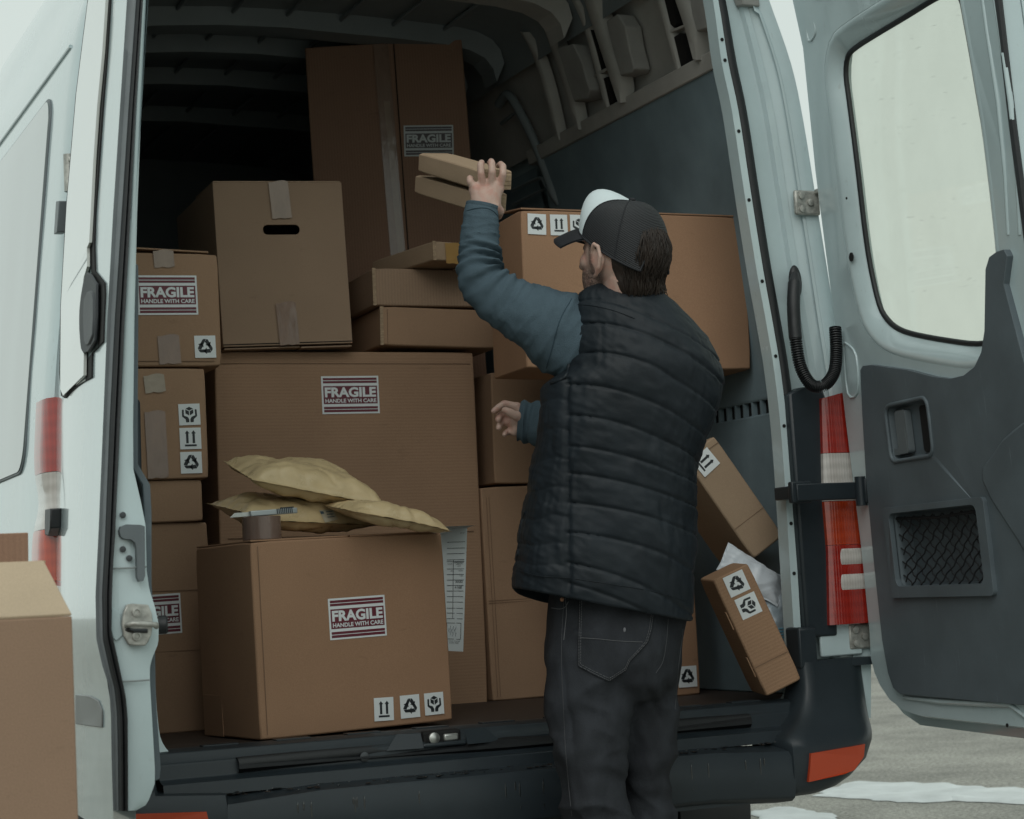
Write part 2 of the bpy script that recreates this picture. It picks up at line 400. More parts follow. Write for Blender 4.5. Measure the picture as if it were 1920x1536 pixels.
sp = snow_patch('snow_patch', gz((1424, 1526), (1470, 1519), (1520, 1524), (1560, 1534), (1520, 1550), (1450, 1550)), .015)
sp['label'] = 'small patch of slush beside the dark rear tyre'

# ================================================================== the van
VAN = thing('delivery_van', 'white delivery van with both rear doors open and its hold full of cartons', 'van')
# half profiles (X, Z), inside edge of the rear opening and outside of the body
P_IN = [(.700, .640), (.738, .668), (.752, .74), (.755, 1.0), (.755, 1.25), (.747, 1.42), (.732, 1.55), (.715, 1.675), (.695, 1.86), (.676, 2.05), (.656, 2.17), (.644, 2.31), (.622, 2.42), (.575, 2.50), (.48, 2.545), (.28, 2.56), (0, 2.565)]
P_OUT = [(.955, .60), (.962, .70), (.968, .80), (.968, 1.0), (.958, 1.22), (.942, 1.42), (.928, 1.55), (.915, 1.675), (.897, 1.84), (.876, 2.03), (.852, 2.17), (.800, 2.325), (.760, 2.45), (.700, 2.565), (.56, 2.650), (.30, 2.680), (0, 2.69)]
def fine(P, n=4):
    return [(p.x, p.y) for p in catmull([(a, b, 0) for a, b in P], n)]
PI_, PO_ = fine(P_IN), fine(P_OUT)
FULL_I = PI_ + [(-x - (lin([(1.1, 0), (1.25, .045), (1.5, .062), (2.2, .10)], z)) * (x > .3), z) for x, z in PI_[::-1][1:]]
FULL_O = PO_ + [(-x, z) for x, z in PO_[::-1][1:]]
w_in_t = sorted([(z, x) for x, z in PI_[4:48]]); w_out_t = sorted([(z, x) for x, z in PO_[:50]])
def w_in(z): return lin(w_in_t, z)
def w_out(z): return lin(w_out_t, z)
def w_wall(z): return lin([(.60, .87), (1.40, .875), (1.90, .83), (2.25, .765), (2.45, .70), (2.56, .65), (2.60, .60)], z)

def mixp(f, Y): return [Vector((a[0] + (b[0] - a[0]) * f, Y, a[1] + (b[1] - a[1]) * f)) for a, b in zip(FULL_I, FULL_O)]
# outer body skin
rings = []
for Y, ins in ((-.004, .062), (.004, .040), (.018, .018), (.045, .004), (.09, 0), (.30, 0), (.6, 0), (1.2, 0), (2.0, 0), (3.2, .005), (4.2, .03), (4.7, .12)):
    rings.append([Vector((x * (1 - ins * (1 if z > .5 else .5)), Y, z - ins * .5 * (z > 2.3))) for x, z in FULL_O])
b = MB().rings(rings, close=False)
for r in (rings,):
    # rocker skirts down to the sill line
    for s in (0, -1):
        b.rings([[q[s], Vector((q[s].x, q[s].y, .53))] for q in r], close=False)
b.build('body_shell', PAINT, VAN, smooth=60)
# front of the van, closed (never seen, but it keeps the hold dark)
b = MB(); R = rings[-1]; b.add(R + [Vector((R[0].x, R[0].y, .53)), Vector((R[-1].x, R[-1].y, .53))], [tuple(list(range(len(R))) + [len(R) + 1, len(R)])]); b.build('front_panel', PAINT, VAN)
# rear frame: pillar faces between opening and body corner
prof = [(0, .05), (0.0, .006), (.085, .004), (.088, .028), (.21, .032), (.225, .024), (.50, .026), (.52, .012), (.60, .010), (.62, .016), (.80, .000), (.93, -.003), (.955, -.004)]
b = MB().rings([mixp(f, Y) for f, Y in prof], close=False); b.build('pillar_frame', PAINT, VAN, smooth=50)
# black sealing rubber round the opening
path = [p + Vector((0, -.012, 0)) for p in mixp(.150, .03)]
b = MB().tube(path + [Vector((.6, -.024, .622)), Vector((.0, -.024, .618)), Vector((-.6, -.024, .622))][::-1][::-1], .0165, 12, loop=True)
b.build('door_seal', RUBBER, VAN, smooth=80)
# dark discs for the shade in screw holes along the inner flange
for side in (1,):
    for y in (78, 116, 247, 375, 527, 668, 800, 985, 1080):
        z = onY(1400, y, .005).z; x = w_in(z) + .009
        b = MB().lathe([(.0045, 0), (.0045, .0012)], (side * x, .0048, z), (0, -1, 0), 10); b.build('flange_hole_shade', NEAR_BLACK, VAN)
# ---- hold: floor, liners, roof, bulkhead
MB().box((0, 1.62, .648), (1.72, 3.2, .02)).build('hold_floor', PLY, VAN, smooth=0, bev=.002)
zs = [.66, 1.0, 1.345]; 
def wallstrip(name, m, z0, z1, y0, y1, off, n=10, side=1, ny=2):
    b = MB(); rows = []
    for i in range(n + 1):
        z = z0 + (z1 - z0) * i / n
        rows.append([Vector((side * (w_wall(z) - off), y0 + (y1 - y0) * k / ny, z)) for k in range(ny + 1)])
    b.rings(rows, close=False); return b.build(name, m, VAN, smooth=60)
wallstrip('side_liner', LINER, .66, 1.345, .052, 3.2, 0.004)
wallstrip('side_liner', LINER, 1.392, 2.215, .052, 1.28, 0.004)
wallstrip('side_liner', LINER, 1.392, 2.215, 1.36, 3.2, -.02)
wallstrip('side_panel', GALV, 2.255, 2.60, .052, 3.2, -.028)
wallstrip('side_panel', ROOFIN, .66, 2.60, .052, 3.2, 0, side=-1)
def Wm(y, z, off): return Vector((w_wall(z) - off, y, z))
def onwall(x, y, off=0.0):
    z = 2.2
    for _ in range(12):
        P = onX(x, y, w_wall(z) - off); z = .5 * z + .5 * P.z
    return (P.y, P.z)
# waist rail above the liner: a long pressed strip, and the lashing rail lower down
def wallband(name, m, pts_lo, off0, off1):
    return MB().poly(pts_lo, Wm, off0, off1).build(name, m, VAN, smooth=30, bev=.003)
wallband('waist_rail', GALV, [(.06, 2.215), (1.34, 2.215), (1.34, 2.258), (.06, 2.258)], -.03, .012)
wallband('lashing_rail', NEAR_BLACK, [(.06, 1.346), (3.1, 1.346), (3.1, 1.391), (.06, 1.391)], -.03, -.012)
for k in range(26):
    y = .075 + k * .042
    MB().box((w_wall(1.37) + .006, y, 1.369), (.016, .006, .044)).build('rail_rung', LINER, VAN, smooth=0)
for z in (1.346, 1.391):
    MB().tube([(w_wall(z) + .002, .06, z), (w_wall(z) + .002, 3.1, z)], .006, 8).build('rail_lip', LINER, VAN)
def wallrib(name, pts, r, m=GALV, off=.012, flat=.7):
    P = [onwall(x, y, off) for x, y in pts]; Q = catmull([Wm(a, c, off) for a, c in P], 6)
    rr = [r] * (len(Q) - 6) + [r * 1.0, r * 1.05, r * 1.05, r * .95, r * .7, r * .35]
    MB().tube(Q, rr, 12).build(name, m, VAN, smooth=80)
def ribpoly(pts, hw, off, name='wall_rib'):
    """a pressed steel rib: flat crown, sloped sides, tapering to its foot"""
    n = 5; C_ = catmull([(x, y, h) for (x, y), h in zip(pts, hw)], n); lo = [(q.x - q.z, q.y) for q in C_]; hi = [(q.x + q.z, q.y) for q in C_]
    A = [onwall(x, y, off) for x, y in lo]; B_ = [onwall(x, y, off) for x, y in hi]; R = []
    for a, c_ in zip(A, B_):
        w_ = (c_[0] - a[0]); R.append([Wm(a[0] - .25 * w_, a[1], -.012), Wm(a[0], a[1], off * .75), Wm(a[0] + .18 * w_, a[1], off), Wm(c_[0] - .18 * w_, c_[1], off), Wm(c_[0], c_[1], off * .75), Wm(c_[0] + .25 * w_, c_[1], -.012)])
    MB().rings(R, False).build(name, GALV, VAN, smooth=40)
ribpoly([(1086, -60), (1102, 0), (1128, 81), (1149, 145), (1161, 192)], [10, 10, 10, 10, 4], .026)
ribpoly([(1075, 0), (1096, 50), (1118, 130), (1137, 205)], [4, 4, 4, 3], .012)
ribpoly([(1222, -40), (1235, 0), (1255, 74), (1271, 136)], [4, 4, 4, 3], .012)
ribpoly([(1262, -40), (1273, 0), (1290, 48), (1302, 112)], [11, 11, 12, 4], .026)
ribpoly([(1010, 30), (1027, 61), (1059, 155), (1083, 243)], [7, 7, 7, 3], .020)
ribpoly([(978, 60), (998, 95), (1021, 165), (1046, 262)], [5, 5, 5, 3], .016)
def wallpad(name, m, pts, o0, o1, bev=.004):
    P = [onwall(x, y, o1) for x, y in pts]
    return MB().poly(P, Wm, o0, o1).build(name, m, VAN, smooth=40, bev=bev)
wallpad('foam_pad', DARKPAN, [(1045, 90), (1074, 82), (1092, 118), (1097, 140), (1106, 168), (1101, 184), (1076, 191), (1060, 140)], -.02, .03)
wallpad('foam_pad', DARKPAN, [(1136, 40), (1158, 26), (1172, 50), (1178, 85), (1189, 128), (1184, 137), (1163, 143), (1148, 90)], -.02, .03)
wallpad('foam_pad', DARKPAN, [(1290, -15), (1316, -22), (1324, 18), (1330, 48), (1326, 54), (1306, 60), (1298, 30)], -.02, .03)
wallpad('foam_pad', DARKPAN, [(1362, -30), (1385, -40), (1392, 10), (1380, 14)], -.02, .03)
for pts in ([(1103, 58), (1108, 56), (1121, 90), (1132, 130), (1130, 136), (1123, 134), (1108, 90)], [(1126, 150), (1138, 144), (1154, 200), (1142, 206)], [(1245, -4), (1258, -8), (1269, 44), (1264, 52), (1257, 46)], [(1263, 70), (1276, 62), (1293, 122), (1290, 128), (1276, 134)]):
    wallpad('wall_slot_shade', NEAR_BLACK, pts, -.02, .004, 0)  # dark plates painted as the shade inside the slots
for pts in ([(1116, 142), (1140, 128)], [(1250, 62), (1284, 48)]):
    ribpoly(pts, [5, 5], .010, 'rib_bridge')
# sliding side door frame further in
for pts, r in (([(935, 196), (952, 178), (972, 205), (1003, 268), (1026, 330), (1046, 384)], .014), ([(959, 358), (1006, 336), (1018, 338), (1023, 352)], .005), ([(962, 384), (1022, 354)], .005), ([(940, 232), (970, 208)], .006)):
    wallrib('inner_door_pressing', pts, r, ROOFIN, .004)
# roof lining and bows
b = MB(); rows = []
for Y in (.05, 1.0, 2.0, 3.2):
    rows.append([Vector((x, Y, z)) for x, z in [(.68, 2.46), (.67, 2.52), (.645, 2.565), (.60, 2.592), (.52, 2.606), (.35, 2.614), (.2, 2.618), (0, 2.62), (-.2, 2.615), (-.40, 2.60), (-.52, 2.565), (-.60, 2.50), (-.70, 2.42)]])
b.rings(rows, close=False).build('roof_lining', ROOFIN, VAN, smooth=60)
def bow(Y0, Y1, m=ROOFIN):
    sec = [(Y0, .0), (Y0 + .02, -.055), (Y1 - .02, -.055), (Y1, .0)]
    line = [(.665, 2.505), (.655, 2.545), (.63, 2.575), (.58, 2.597), (.50, 2.610), (.35, 2.618), (.2, 2.622), (0, 2.628), (-.2, 2.622), (-.40, 2.605), (-.52, 2.575), (-.62, 2.52), (-.70, 2.43)]
    rings = []
    for x, z in line:
        nx = -x * .55; n = Vector((nx, 0, -1)).normalized()
        rings.append([Vector((x, y, z)) + n * (-d) for y, d in sec])
    MB().rings(rings, False).build('roof_bow', m, VAN, smooth=25)
for a, c in ((.80, .93), (1.27, 1.40), (1.55, 1.66), (1.92, 2.03), (2.4, 2.5)): bow(a, c, GALV if a < 1 else ROOFIN)  # rearmost bow paler, standing for the daylight falling on it
for k in range(7):
    x = -.48 + k * .16
    MB().tube([(x, .1, 2.607 - abs(x) * .02), (x, 3.1, 2.607 - abs(x) * .02)], .006, 8).build('roof_bead', ROOFIN, VAN)
MB().box((0, 3.21, 1.64), (1.74, .03, 1.97)).build('bulkhead', ROOFIN, VAN, smooth=0)
MB().box((0, 2.1, .60), (1.8, 3.9, .07)).build('underbody', NEAR_BLACK, VAN, smooth=0)
MB().box((0, 1.2, .42), (1.0, 1.9, .30)).build('underbody_block', NEAR_BLACK, VAN, smooth=0, bev=.02)  # near-black block that closes the view under the van
MB().tube([(-.8, .95, .345), (.8, .95, .345)], .06, 12).build('rear_axle', NEAR_BLACK, VAN)
# rear header behind the seal, closing floor lip
# ---- sill: scuff plate, step, rubber, latch
b = MB()
sec = [(.06, .6605), (.008, .662), (-.012, .656), (-.02, .640), (-.028, .634), (-.034, .606), (-.046, .600), (-.062, .598), (-.068, .572)]
b.rings([[Vector((x, y + (.006 if abs(x) > .68 else 0), z)) for y, z in sec] for x in (-.76, -.69, -.3, 0, .3, .69, .76)], False)
b.build('sill_plate', BLACK, VAN, smooth=30, bev=.002)
for k in range(9):
    x = -.62 + k * .155
    MB().box((x, .03, .6625), (.075, .03, .004)).build('tread_pad', BLACK, VAN, smooth=0, bev=.001)
for x in (-.33, .395):
    MB().lathe([(.010, 0), (.010, .003), (.006, .004)], (x, -.034, .618), (0, -1, 0), 14).build('sill_screw', SCREW, VAN)
def sil(x, y, v=-.022): return onY(x, y, v)
c = sil(828, 1384)
MB().box(c + Vector((0, .010, 0)), (.088, .03, .034)).build('latch_pocket', NEAR_BLACK, VAN, smooth=0, bev=.006)
MB().box(c + Vector((0, -.010, -.012)), (.10, .016, .010)).build('latch_lip', BLACK, VAN, bev=.004)
MB().lathe([(.011, 0), (.012, .012), (.004, .016)], c + Vector((-.022, -.004, .002)), (0, -1, 0), 16).build('latch_pin', STEEL, VAN)
MB().box(c + Vector((.018, -.006, .001)), (.034, .012, .016)).build('latch_claw', STEEL, VAN, bev=.004)
# moulded wedge either side of the latch
for s in (-1, 1):
    b = MB().add([c + Vector((s * .05, -.008, .014)), c + Vector((s * .05, -.022, -.016)), c + Vector((s * .13, -.012, -.016)), c + Vector((s * .10, .0, .016))], [(0, 1, 2, 3)]); b.build('sill_gusset', BLACK, VAN)
# ---- bumper
b = MB()
sec = [(-.030, .560), (-.045, .577), (-.098, .571), (-.112, .566), (-.119, .555), (-.122, .50), (-.114, .464), (-.10, .455), (-.03, .445)]
xs = [-.655, -.45, -.2, 0, .2, .45, .655]
b.rings([[Vector((x, y + .0 * abs(x), z - .012 * (abs(x) > .6))) for y, z in sec] for x in xs], False)
b.build('bumper_step', BLACK, VAN, smooth=35, bev=.003)
MB().box((0, -.055, .452), (1.2, .08, .012)).build('bumper_lip', BLACK, VAN, smooth=0)
def corner_piece(s):
    # rows sweep from the inner edge round to the flank of the van; the inner edge flares out into the step
    rows = [  # z, inner x, y of the face
        (.745, .742, -.036), (.72, .742, -.039), (.69, .738, -.046), (.66, .728, -.055), (.635, .712, -.068), (.612, .690, -.084), (.596, .664, -.099), (.584, .645, -.111), (.574, .638, -.118), (.560, .637, -.123), (.520, .637, -.125), (.485, .637, -.121), (.464, .640, -.113), (.452, .645, -.095), (.449, .66, -.06)]
    xot = [(.449, .79), (.464, .835), (.485, .872), (.505, .902), (.53, .922), (.56, .934), (.60, .945), (.66, .952), (.745, .957)]
    R = []
    for z, xi, d in rows:
        xi = xi if s > 0 or z < .58 else max(xi, .775)
        xo = lin(xot, z); P_ = [(xi, .03), (xi, d * .25), (xi + .004, d * .8), (xi + .014, d)]
        xm = xo - .115
        if xm < xi + .03: xm = xi + .03
        for t in (.25, .5, .75, 1): P_.append((xi + .014 + (xm - xi - .014) * t, d + .004 * t))
        for k in range(1, 9):
            an = pi / 2 * k / 8; P_.append((xm + (xo - xm) * sin(an), .06 + (d + .004 - .06) * cos(an)))
        P_ += [(xo, .2), (xo, .45)]
        R.append([Vector((s * a, c_, z)) for a, c_ in P_])
    MB().rings(R, False, False, False).build('bumper_corner', BLACK, VAN, smooth=60)
    xi = .742 if s > 0 else .775
    fn = lambda a, c_, o: Vector((s * a, -.004 - o, c_))
    MB().poly([(xi, .73), (.790, .73), (.790, .824), (xi, .826)], fn, -.03, .030).build('corner_column', BLACK, VAN, bev=.006)
    MB().poly([(.785, .728), (.957, .728), (.957, .747), (.785, .747)], lambda a, c_, o: Vector((s * a, .05 - o, c_)), .0, .075).build('corner_cap', BLACK, VAN, bev=.006)
for s in (1, -1):
    corner_piece(s)
    pts = [(.694, .547), (.842, .556), (.838, .528), (.812, .500), (.782, .494), (.684, .484)]
    def yb(x, z=.52):
        xo = lin([(.449, .79), (.464, .835), (.485, .872), (.505, .902), (.53, .922), (.56, .934)], z); d = lin([(.449, -.06), (.452, -.095), (.464, -.113), (.485, -.121), (.52, -.125), (.56, -.123)], z); xm = xo - .115
        return d - .001 if x < xm else .06 + (d + .004 - .06) * cos(math.asin(min(1, (x - xm) / .115))) - .004
    fn = lambda a, c_, o, s=s: Vector((s * a, yb(a, c_) - o, c_))
    pts = [(.694 + .148 * i / 8, .547 + .009 * i / 8) for i in range(9)] + [(.838, .528), (.812, .500), (.782, .494)] + [(.782 - .098 * i / 6, .494 - .010 * i / 6) for i in range(1, 7)] + [(.688, .515)]
    MB().poly(pts, fn, -.02, .006).build('reflector', mat('orange_lens', (.46, .050, .010), .18, coat=.6, bump=.3, bump_scale=150, stretch=(6, 1, .2)) if s == 1 else bpy.data.materials['orange_lens'], VAN, bev=.003)
# rain left on the bumper step
b = MB(); rd = random.Random(5)
for i in range(150):
    x = rd.uniform(-.62, .64); y = rd.uniform(-.108, -.055); r = rd.choice((.002, .003, .004, .006)) * rd.uniform(.7, 1.3)
    b.ell((x, y, .5735 + (y + .075) * .08), ((r * rd.uniform(1, 2.2), 0, 0), (0, r, 0), (0, 0, .0012)), 8, 4)
for i in range(26):
    x = rd.uniform(-.62, .62); z1 = .548; L_ = rd.uniform(.015, .07)
    b.ell((x, -.1205, z1 - L_ / 2), ((.0018, 0, 0), (0, .0008, 0), (0, 0, L_ / 2)), 8, 6)
o = b.build('water_drops', mat('water', (.012, .014, .016), .03, spec=.8, coat=1), VAN); o['kind'] = 'stuff'
# dark plastic column between seal and lamp, right and left
for s in (1, -1):
    fn = lambda a, c_, o, s=s: Vector((s * a, -.004 - o, c_))
    MB().poly([(.775, .80), (.86, .80), (.865, 1.0), (.872, 1.36), (.86, 1.392), (.80, 1.385), (.768, 1.37)], fn, -.02, .012).build('lamp_surround', BLACK, VAN, bev=.006)
# ---- tail lamps
def lens(name, col, dark, axis, scale):
    m = mat(name, col, .12, spec=.6, coat=1.0, noise_amt=.12, noise_scale=14)
    n = m.node_tree; b = n.nodes['Principled BSDF']; L = n.links; tc = n.nodes.new('ShaderNodeTexCoord')
    wv = n.nodes.new('ShaderNodeTexWave'); wv.bands_direction = axis; wv.inputs['Scale'].default_value = scale; L.new(tc.outputs['Object'], wv.inputs['Vector'])
    w2 = n.nodes.new('ShaderNodeTexWave'); w2.bands_direction = 'X' if axis != 'X' else 'Z'; w2.inputs['Scale'].default_value = scale * .3; w2.inputs['Distortion'].default_value = 2.0; L.new(tc.outputs['Object'], w2.inputs['Vector'])
    r = n.nodes.new('ShaderNodeValToRGB'); r.color_ramp.elements[0].color = (*dark, 1); r.color_ramp.elements[1].color = (*col, 1); r.color_ramp.elements[0].position = .1
    ad = n.nodes.new('ShaderNodeMath'); ad.operation = 'MULTIPLY_ADD'; ad.inputs[1].default_value = .40; L.new(wv.outputs['Fac'], ad.inputs[0])
    a2 = n.nodes.new('ShaderNodeMath'); a2.operation = 'MULTIPLY'; a2.inputs[1].default_value = .60; L.new(w2.outputs['Fac'], a2.inputs[0]); L.new(a2.outputs[0], ad.inputs[2])
    L.new(ad.outputs[0], r.inputs['Fac']); L.new(r.outputs['Color'], b.inputs['Base Color'])
    bp = n.nodes.new('ShaderNodeBump'); bp.inputs['Strength'].default_value = .35; bp.inputs['Distance'].default_value = .001; L.new(wv.outputs['Fac'], bp.inputs['Height']); L.new(bp.outputs['Normal'], b.inputs['Normal'])
    return m
RED = lens('red_lens', (.34, .018, .009), (.26, .013, .007), 'X', 42)
AMBER = lens('red_orange_lens', (.46, .050, .012), (.37, .036, .010), 'X', 42)
CLEAR = lens('clear_lens', (.56, .53, .50), (.44, .41, .38), 'X', 42)
def lamp(s):
    def x0(z): return lin([(.82, .832), (1.0, .842), (1.12, .840), (1.36, .852)], z)
    def waist(z): return .012 * math.exp(-((z - 1.17) / .05) ** 2)
    def seg(name, m, z0, z1, top=False, bulge=0.0, xa=0, xb=0):
        n = 10; R = []
        for i in range(n + 1):
            z = z0 + (z1 - z0) * i / n; t = i / n
            bl = bulge * sin(pi * t) ** .5 if bulge else 0
            xo = w_out(z) + .012 - waist(z) + bl; xi = x0(z) + xa; lift = (.018 * (t if top else 0))
            pts = [(xi, -.006), (xi, -.026 - bl), (xi + .012, -.034 - bl), (xo - .045 - xb, -.034 - bl), (xo - .018 - xb * .6, -.026 - bl), (xo - .004, -.006), (xo, .025), (xo, .085), (xo - .02, .09)]
            R.append([Vector((s * a, c_, z + lift * max(0, min(1, (a - xi) / .08)))) for a, c_ in pts])
        return MB().rings(R, False, True, True).build(name, m, VAN, smooth=50)
    seg('red_lens', RED, 1.228, 1.358, True)
    seg('clear_lens', CLEAR, 1.115, 1.227)
    seg('red_lens', AMBER, 1.012, 1.114)
    seg('red_lens', RED, .826, 1.011)
    for a, c_ in ((.965, 1.002), (.906, .942)):
        seg('clear_lens', CLEAR, a, c_, False, .0025, .020, .0)
lamp(1); lamp(-1)
# ---- hinges on the pillars
def hinge(s, z, tag_):
    x = w_out(z)
    MB().box((s * (x - .040), -.008, z), (.070, .012, .060)).build('hinge_plate', DIRTST, VAN, bev=.005)
    for dx, dz in ((-.058, .016), (-.058, -.016), (-.034, .0)):
        MB().lathe([(.0085, 0), (.0085, .005), (.005, .006)], (s * (x + dx), -.014, z + dz), (0, -1, 0), 12).build('hinge_bolt', SCREW if tag_ else DIRTST, VAN)
    MB().lathe([(.011, -.038), (.011, .038)], (s * (x + .002), -.028, z), (0, 0, 1), 14).build('hinge_pin', DIRTST, VAN)
    MB().box((s * (x - .008), -.028, z + .026), (.028, .026, .012)).build('hinge_knuckle', DIRTST, VAN, bev=.003)
for s in (1, -1):
    hinge(s, 1.83, 0); hinge(s, .795, 0)
b = MB().box((.872, -.006, .795), (.115, .010, .085)).build('hinge_seat', PAINT, VAN, bev=.004)
# ---- corrugated cable conduit on the right pillar
Pc = [onY(1491, 512, -.012), onY(1488, 560, -.03), onY(1489, 600, -.035), onY(1493, 645, -.04), onY(1502, 690, -.05), onY(1522, 722, -.07), onY(1546, 722, -.09), onY(1564, 698, -.095), onY(1568, 660, -.09), onY(1566, 615, -.08)]
Q = catmull(Pc, 22); n0 = 62
b = MB().tube(Q[:n0], [.0155 * (1 if i > 8 else .5 + .06 * i) for i in range(n0)], 14); b.build('conduit_sleeve', RUBBER, VAN, smooth=60)
Q2 = catmull(Pc, 60)[168:]
MB().tube(Q2, [.0120 + .0030 * (1 if (i % 6) < 3 else -1) for i in range(len(Q2))], 12).build('conduit_hose', RUBBER, VAN, smooth=30)
c = onY(1491, 530, -.004); MB().ell(c, ((.017, 0, 0), (0, .012, 0), (0, 0, .042)), 16, 10).build('conduit_boot', RUBBER, VAN, smooth=80)
# ---- door check strap
A, B_ = Vector((.735, -.075, 1.137)), Vector((.905, -.085, 1.133))
MB().box((A + B_) / 2, (.180, .010, .040)).build('check_strap', BLACK, VAN, bev=.003)
MB().box(A + Vector((.012, .004, -.001)), (.055, .018, .050)).build('strap_stop', BLACK, VAN, bev=.004)
MB().lathe([(.013, -.034), (.013, .034)], B_ + Vector((-.005, -.006, 0)), (0, 0, 1), 14).build('strap_pivot', BLACK, VAN)
MB().box(B_ + Vector((.03, -.01, 0)), (.07, .03, .058)).build('strap_bracket', BLACK, VAN, bev=.004)
MB().box((.745, -.030, 1.137), (.03, .09, .03)).build('strap_arm', BLACK, VAN, bev=.003)
# ---- wheels
for s in (1, -1):
    for Y in (.95, 4.0):
        c = Vector((s * .86, Y, .345))
        R = [(.19, -.11), (.30, -.118), (.335, -.105), (.345, -.06), (.345, .06), (.335, .105), (.30, .118), (.19, .11)]
        t = MB().lathe(R, c, (1, 0, 0), 40, False).build('tyre', RUBBER, VAN)
        MB().lathe([(.19, -.10), (.17, -.06), (.05, -.05), (.05, .05), (.17, .06), (.19, .10)], c, (1, 0, 0), 28).build('rim', STEEL, sub_of(t, VAN))
# left side window, drip rail and swage on the flank
def flank(y, z, off): return Vector((-(w_out(z) + off), y, z))
def onflank(x, y, off=0.0):
    z = 1.9
    for _ in range(14):
        P = onX(x, y, -(w_out(z) + off)); z = .5 * z + .5 * P.z
    return (P.y, P.z)
GLASSD = mat('side_glass', (.15, .18, .18), .05, spec=.9, coat=1.0, noise_amt=.35, noise_scale=3, stretch=(1, 2.5, .4))
def rrect(a0, c0, a1, c1, r, n=6):
    out = []
    for cx, cy, t0 in ((a1 - r, c1 - r, 0), (a0 + r, c1 - r, 90), (a0 + r, c0 + r, 180), (a1 - r, c0 + r, 270)):
        for k in range(n + 1):
            t = radians(t0 + 90 * k / n); out.append((cx + r * cos(t), cy + r * sin(t)))
    return out
MB().poly(rrect(.245, 1.247, 1.545, 2.068, .067), flank, -.002, .004).build('side_window_seal', GREYP, VAN, bev=.001)
MB().poly(rrect(.25, 1.252, 1.54, 2.062, .065), flank, .0, .0065).build('side_window', GLASSD, VAN)
MB().tube([flank(y, 2.13, .002) for y in (.1, .6, 1.2, 2.2, 3.2)], .004, 8).build('drip_rail', PAINT, VAN)

# ================================================================== rear doors
def xh_r(z): return lin([(.60, .939), (.73, .937), (.80, .932), (.97, .927), (1.11, .918), (1.28, .907), (1.46, .898), (1.62, .888), (1.735, .879), (1.90, .868), (2.19, .857), (2.32, .849), (2.5, .80)], z)
E_R = Vector((-sin(radians(7.5)), -cos(radians(7.5)), 0)); N_R = Vector((E_R.y, -E_R.x, 0))
def DR(u, z, off): return Vector((xh_r(z), -.04, z)) + E_R * u + N_R * off
def onDR(x, y, off=0.0):
    z = 1.3
    for _ in range(30):
        P = on(x, y, Vector((xh_r(z), -.04, 0)) + N_R * off, N_R); z = .5 * z + .5 * P.z
    q = P - Vector((xh_r(z), -.04, 0)); return (q.dot(E_R), P.z)
def drp(pts, off=0.0): return [onDR(x, y, off) for x, y in pts]
def smoothpoly(pts, n=3):
    P = [Vector((a, c_, 0)) for a, c_ in pts]; N = len(P); out = []
    for i in range(N):
        a, b_, c_, d = P[i - 1], P[i], P[(i + 1) % N], P[(i + 2) % N]
        for k in range(n):
            t = k / n; q = 0.5 * ((2 * b_) + (c_ - a) * t + (2 * a - 5 * b_ + 4 * c_ - d) * t * t + (3 * b_ - a - 3 * c_ + d) * t ** 3); out.append((q.x, q.y))
    return out
def grow(pts, d):
    """move a 2-D outline outwards by d"""
    N = len(pts); ar = sum(pts[i][0] * pts[(i + 1) % N][1] - pts[(i + 1) % N][0] * pts[i][1] for i in range(N)); sg = 1 if ar > 0 else -1; out = []
    for i in range(N):
        p, q = Vector(pts[i - 1]), Vector(pts[(i + 1) % N]); t = (q - p).normalized(); out.append((pts[i][0] + t.y * d * sg, pts[i][1] - t.x * d * sg))
    return out
# outline of the inner sheet: hinge side follows the body, free edge near u = .86
lower = drp([(1633, 1235), (1640, 1262), (1650, 1285), (1668, 1312), (1695, 1332), (1725, 1342)])
out_in = [(0.0, 2.46), (0.0, 2.2), (0.0, 1.9), (0.0, 1.6), (0.0, 1.3), (0.0, 1.0), (0.0, .80)] + lower + [(.4, .618), (.86, .615), (.865, 1.0), (.865, 1.6), (.862, 2.0), (.85, 2.3), (.83, 2.46)]
gl = drp([(1590, 105), (1606, 88), (1640, 66), (1700, 30), (1752, -2), (1782, -14), (1802, -4), (1812, 40), (1828, 130), (1845, 230), (1858, 330), (1866, 400), (1873, 470), (1878, 540), (1878, 600), (1866, 636), (1835, 646), (1780, 640), (1720, 629), (1686, 618), (1664, 600), (1648, 570), (1632, 500), (1620, 420), (1606, 300), (1592, 190), (1586, 140)], -.03)
gl = smoothpoly(gl, 3)
def quadDR(x0, y0, x1, y1, x2, y2, x3, y3, r=.02, off=.012):
    q = drp([(x0, y0), (x1, y1), (x2, y2), (x3, y3)], off)
    a0 = (q[0][0] + q[3][0]) / 2; a1 = (q[1][0] + q[2][0]) / 2; c1 = (q[0][1] + q[1][1]) / 2; c0 = (q[2][1] + q[3][1]) / 2
    return rrect(a0, c0, a1, c1, r)
pocket = quadDR(1675, 962, 1842, 946, 1850, 1094, 1688, 1100, .018)
grip = quadDR(1664, 760, 1742, 750, 1748, 852, 1672, 864, .02)
DOOR_R = MB().poly(out_in, DR, -.012, 0, [grow(gl, .050), grow(pocket, .004), grow(grip, .004)]).build('rear_door', PAINT, VAN, smooth=30)
DOOR_R['label'] = 'right rear door with clouded window and grey lining'
sub_of(DOOR_R, VAN)
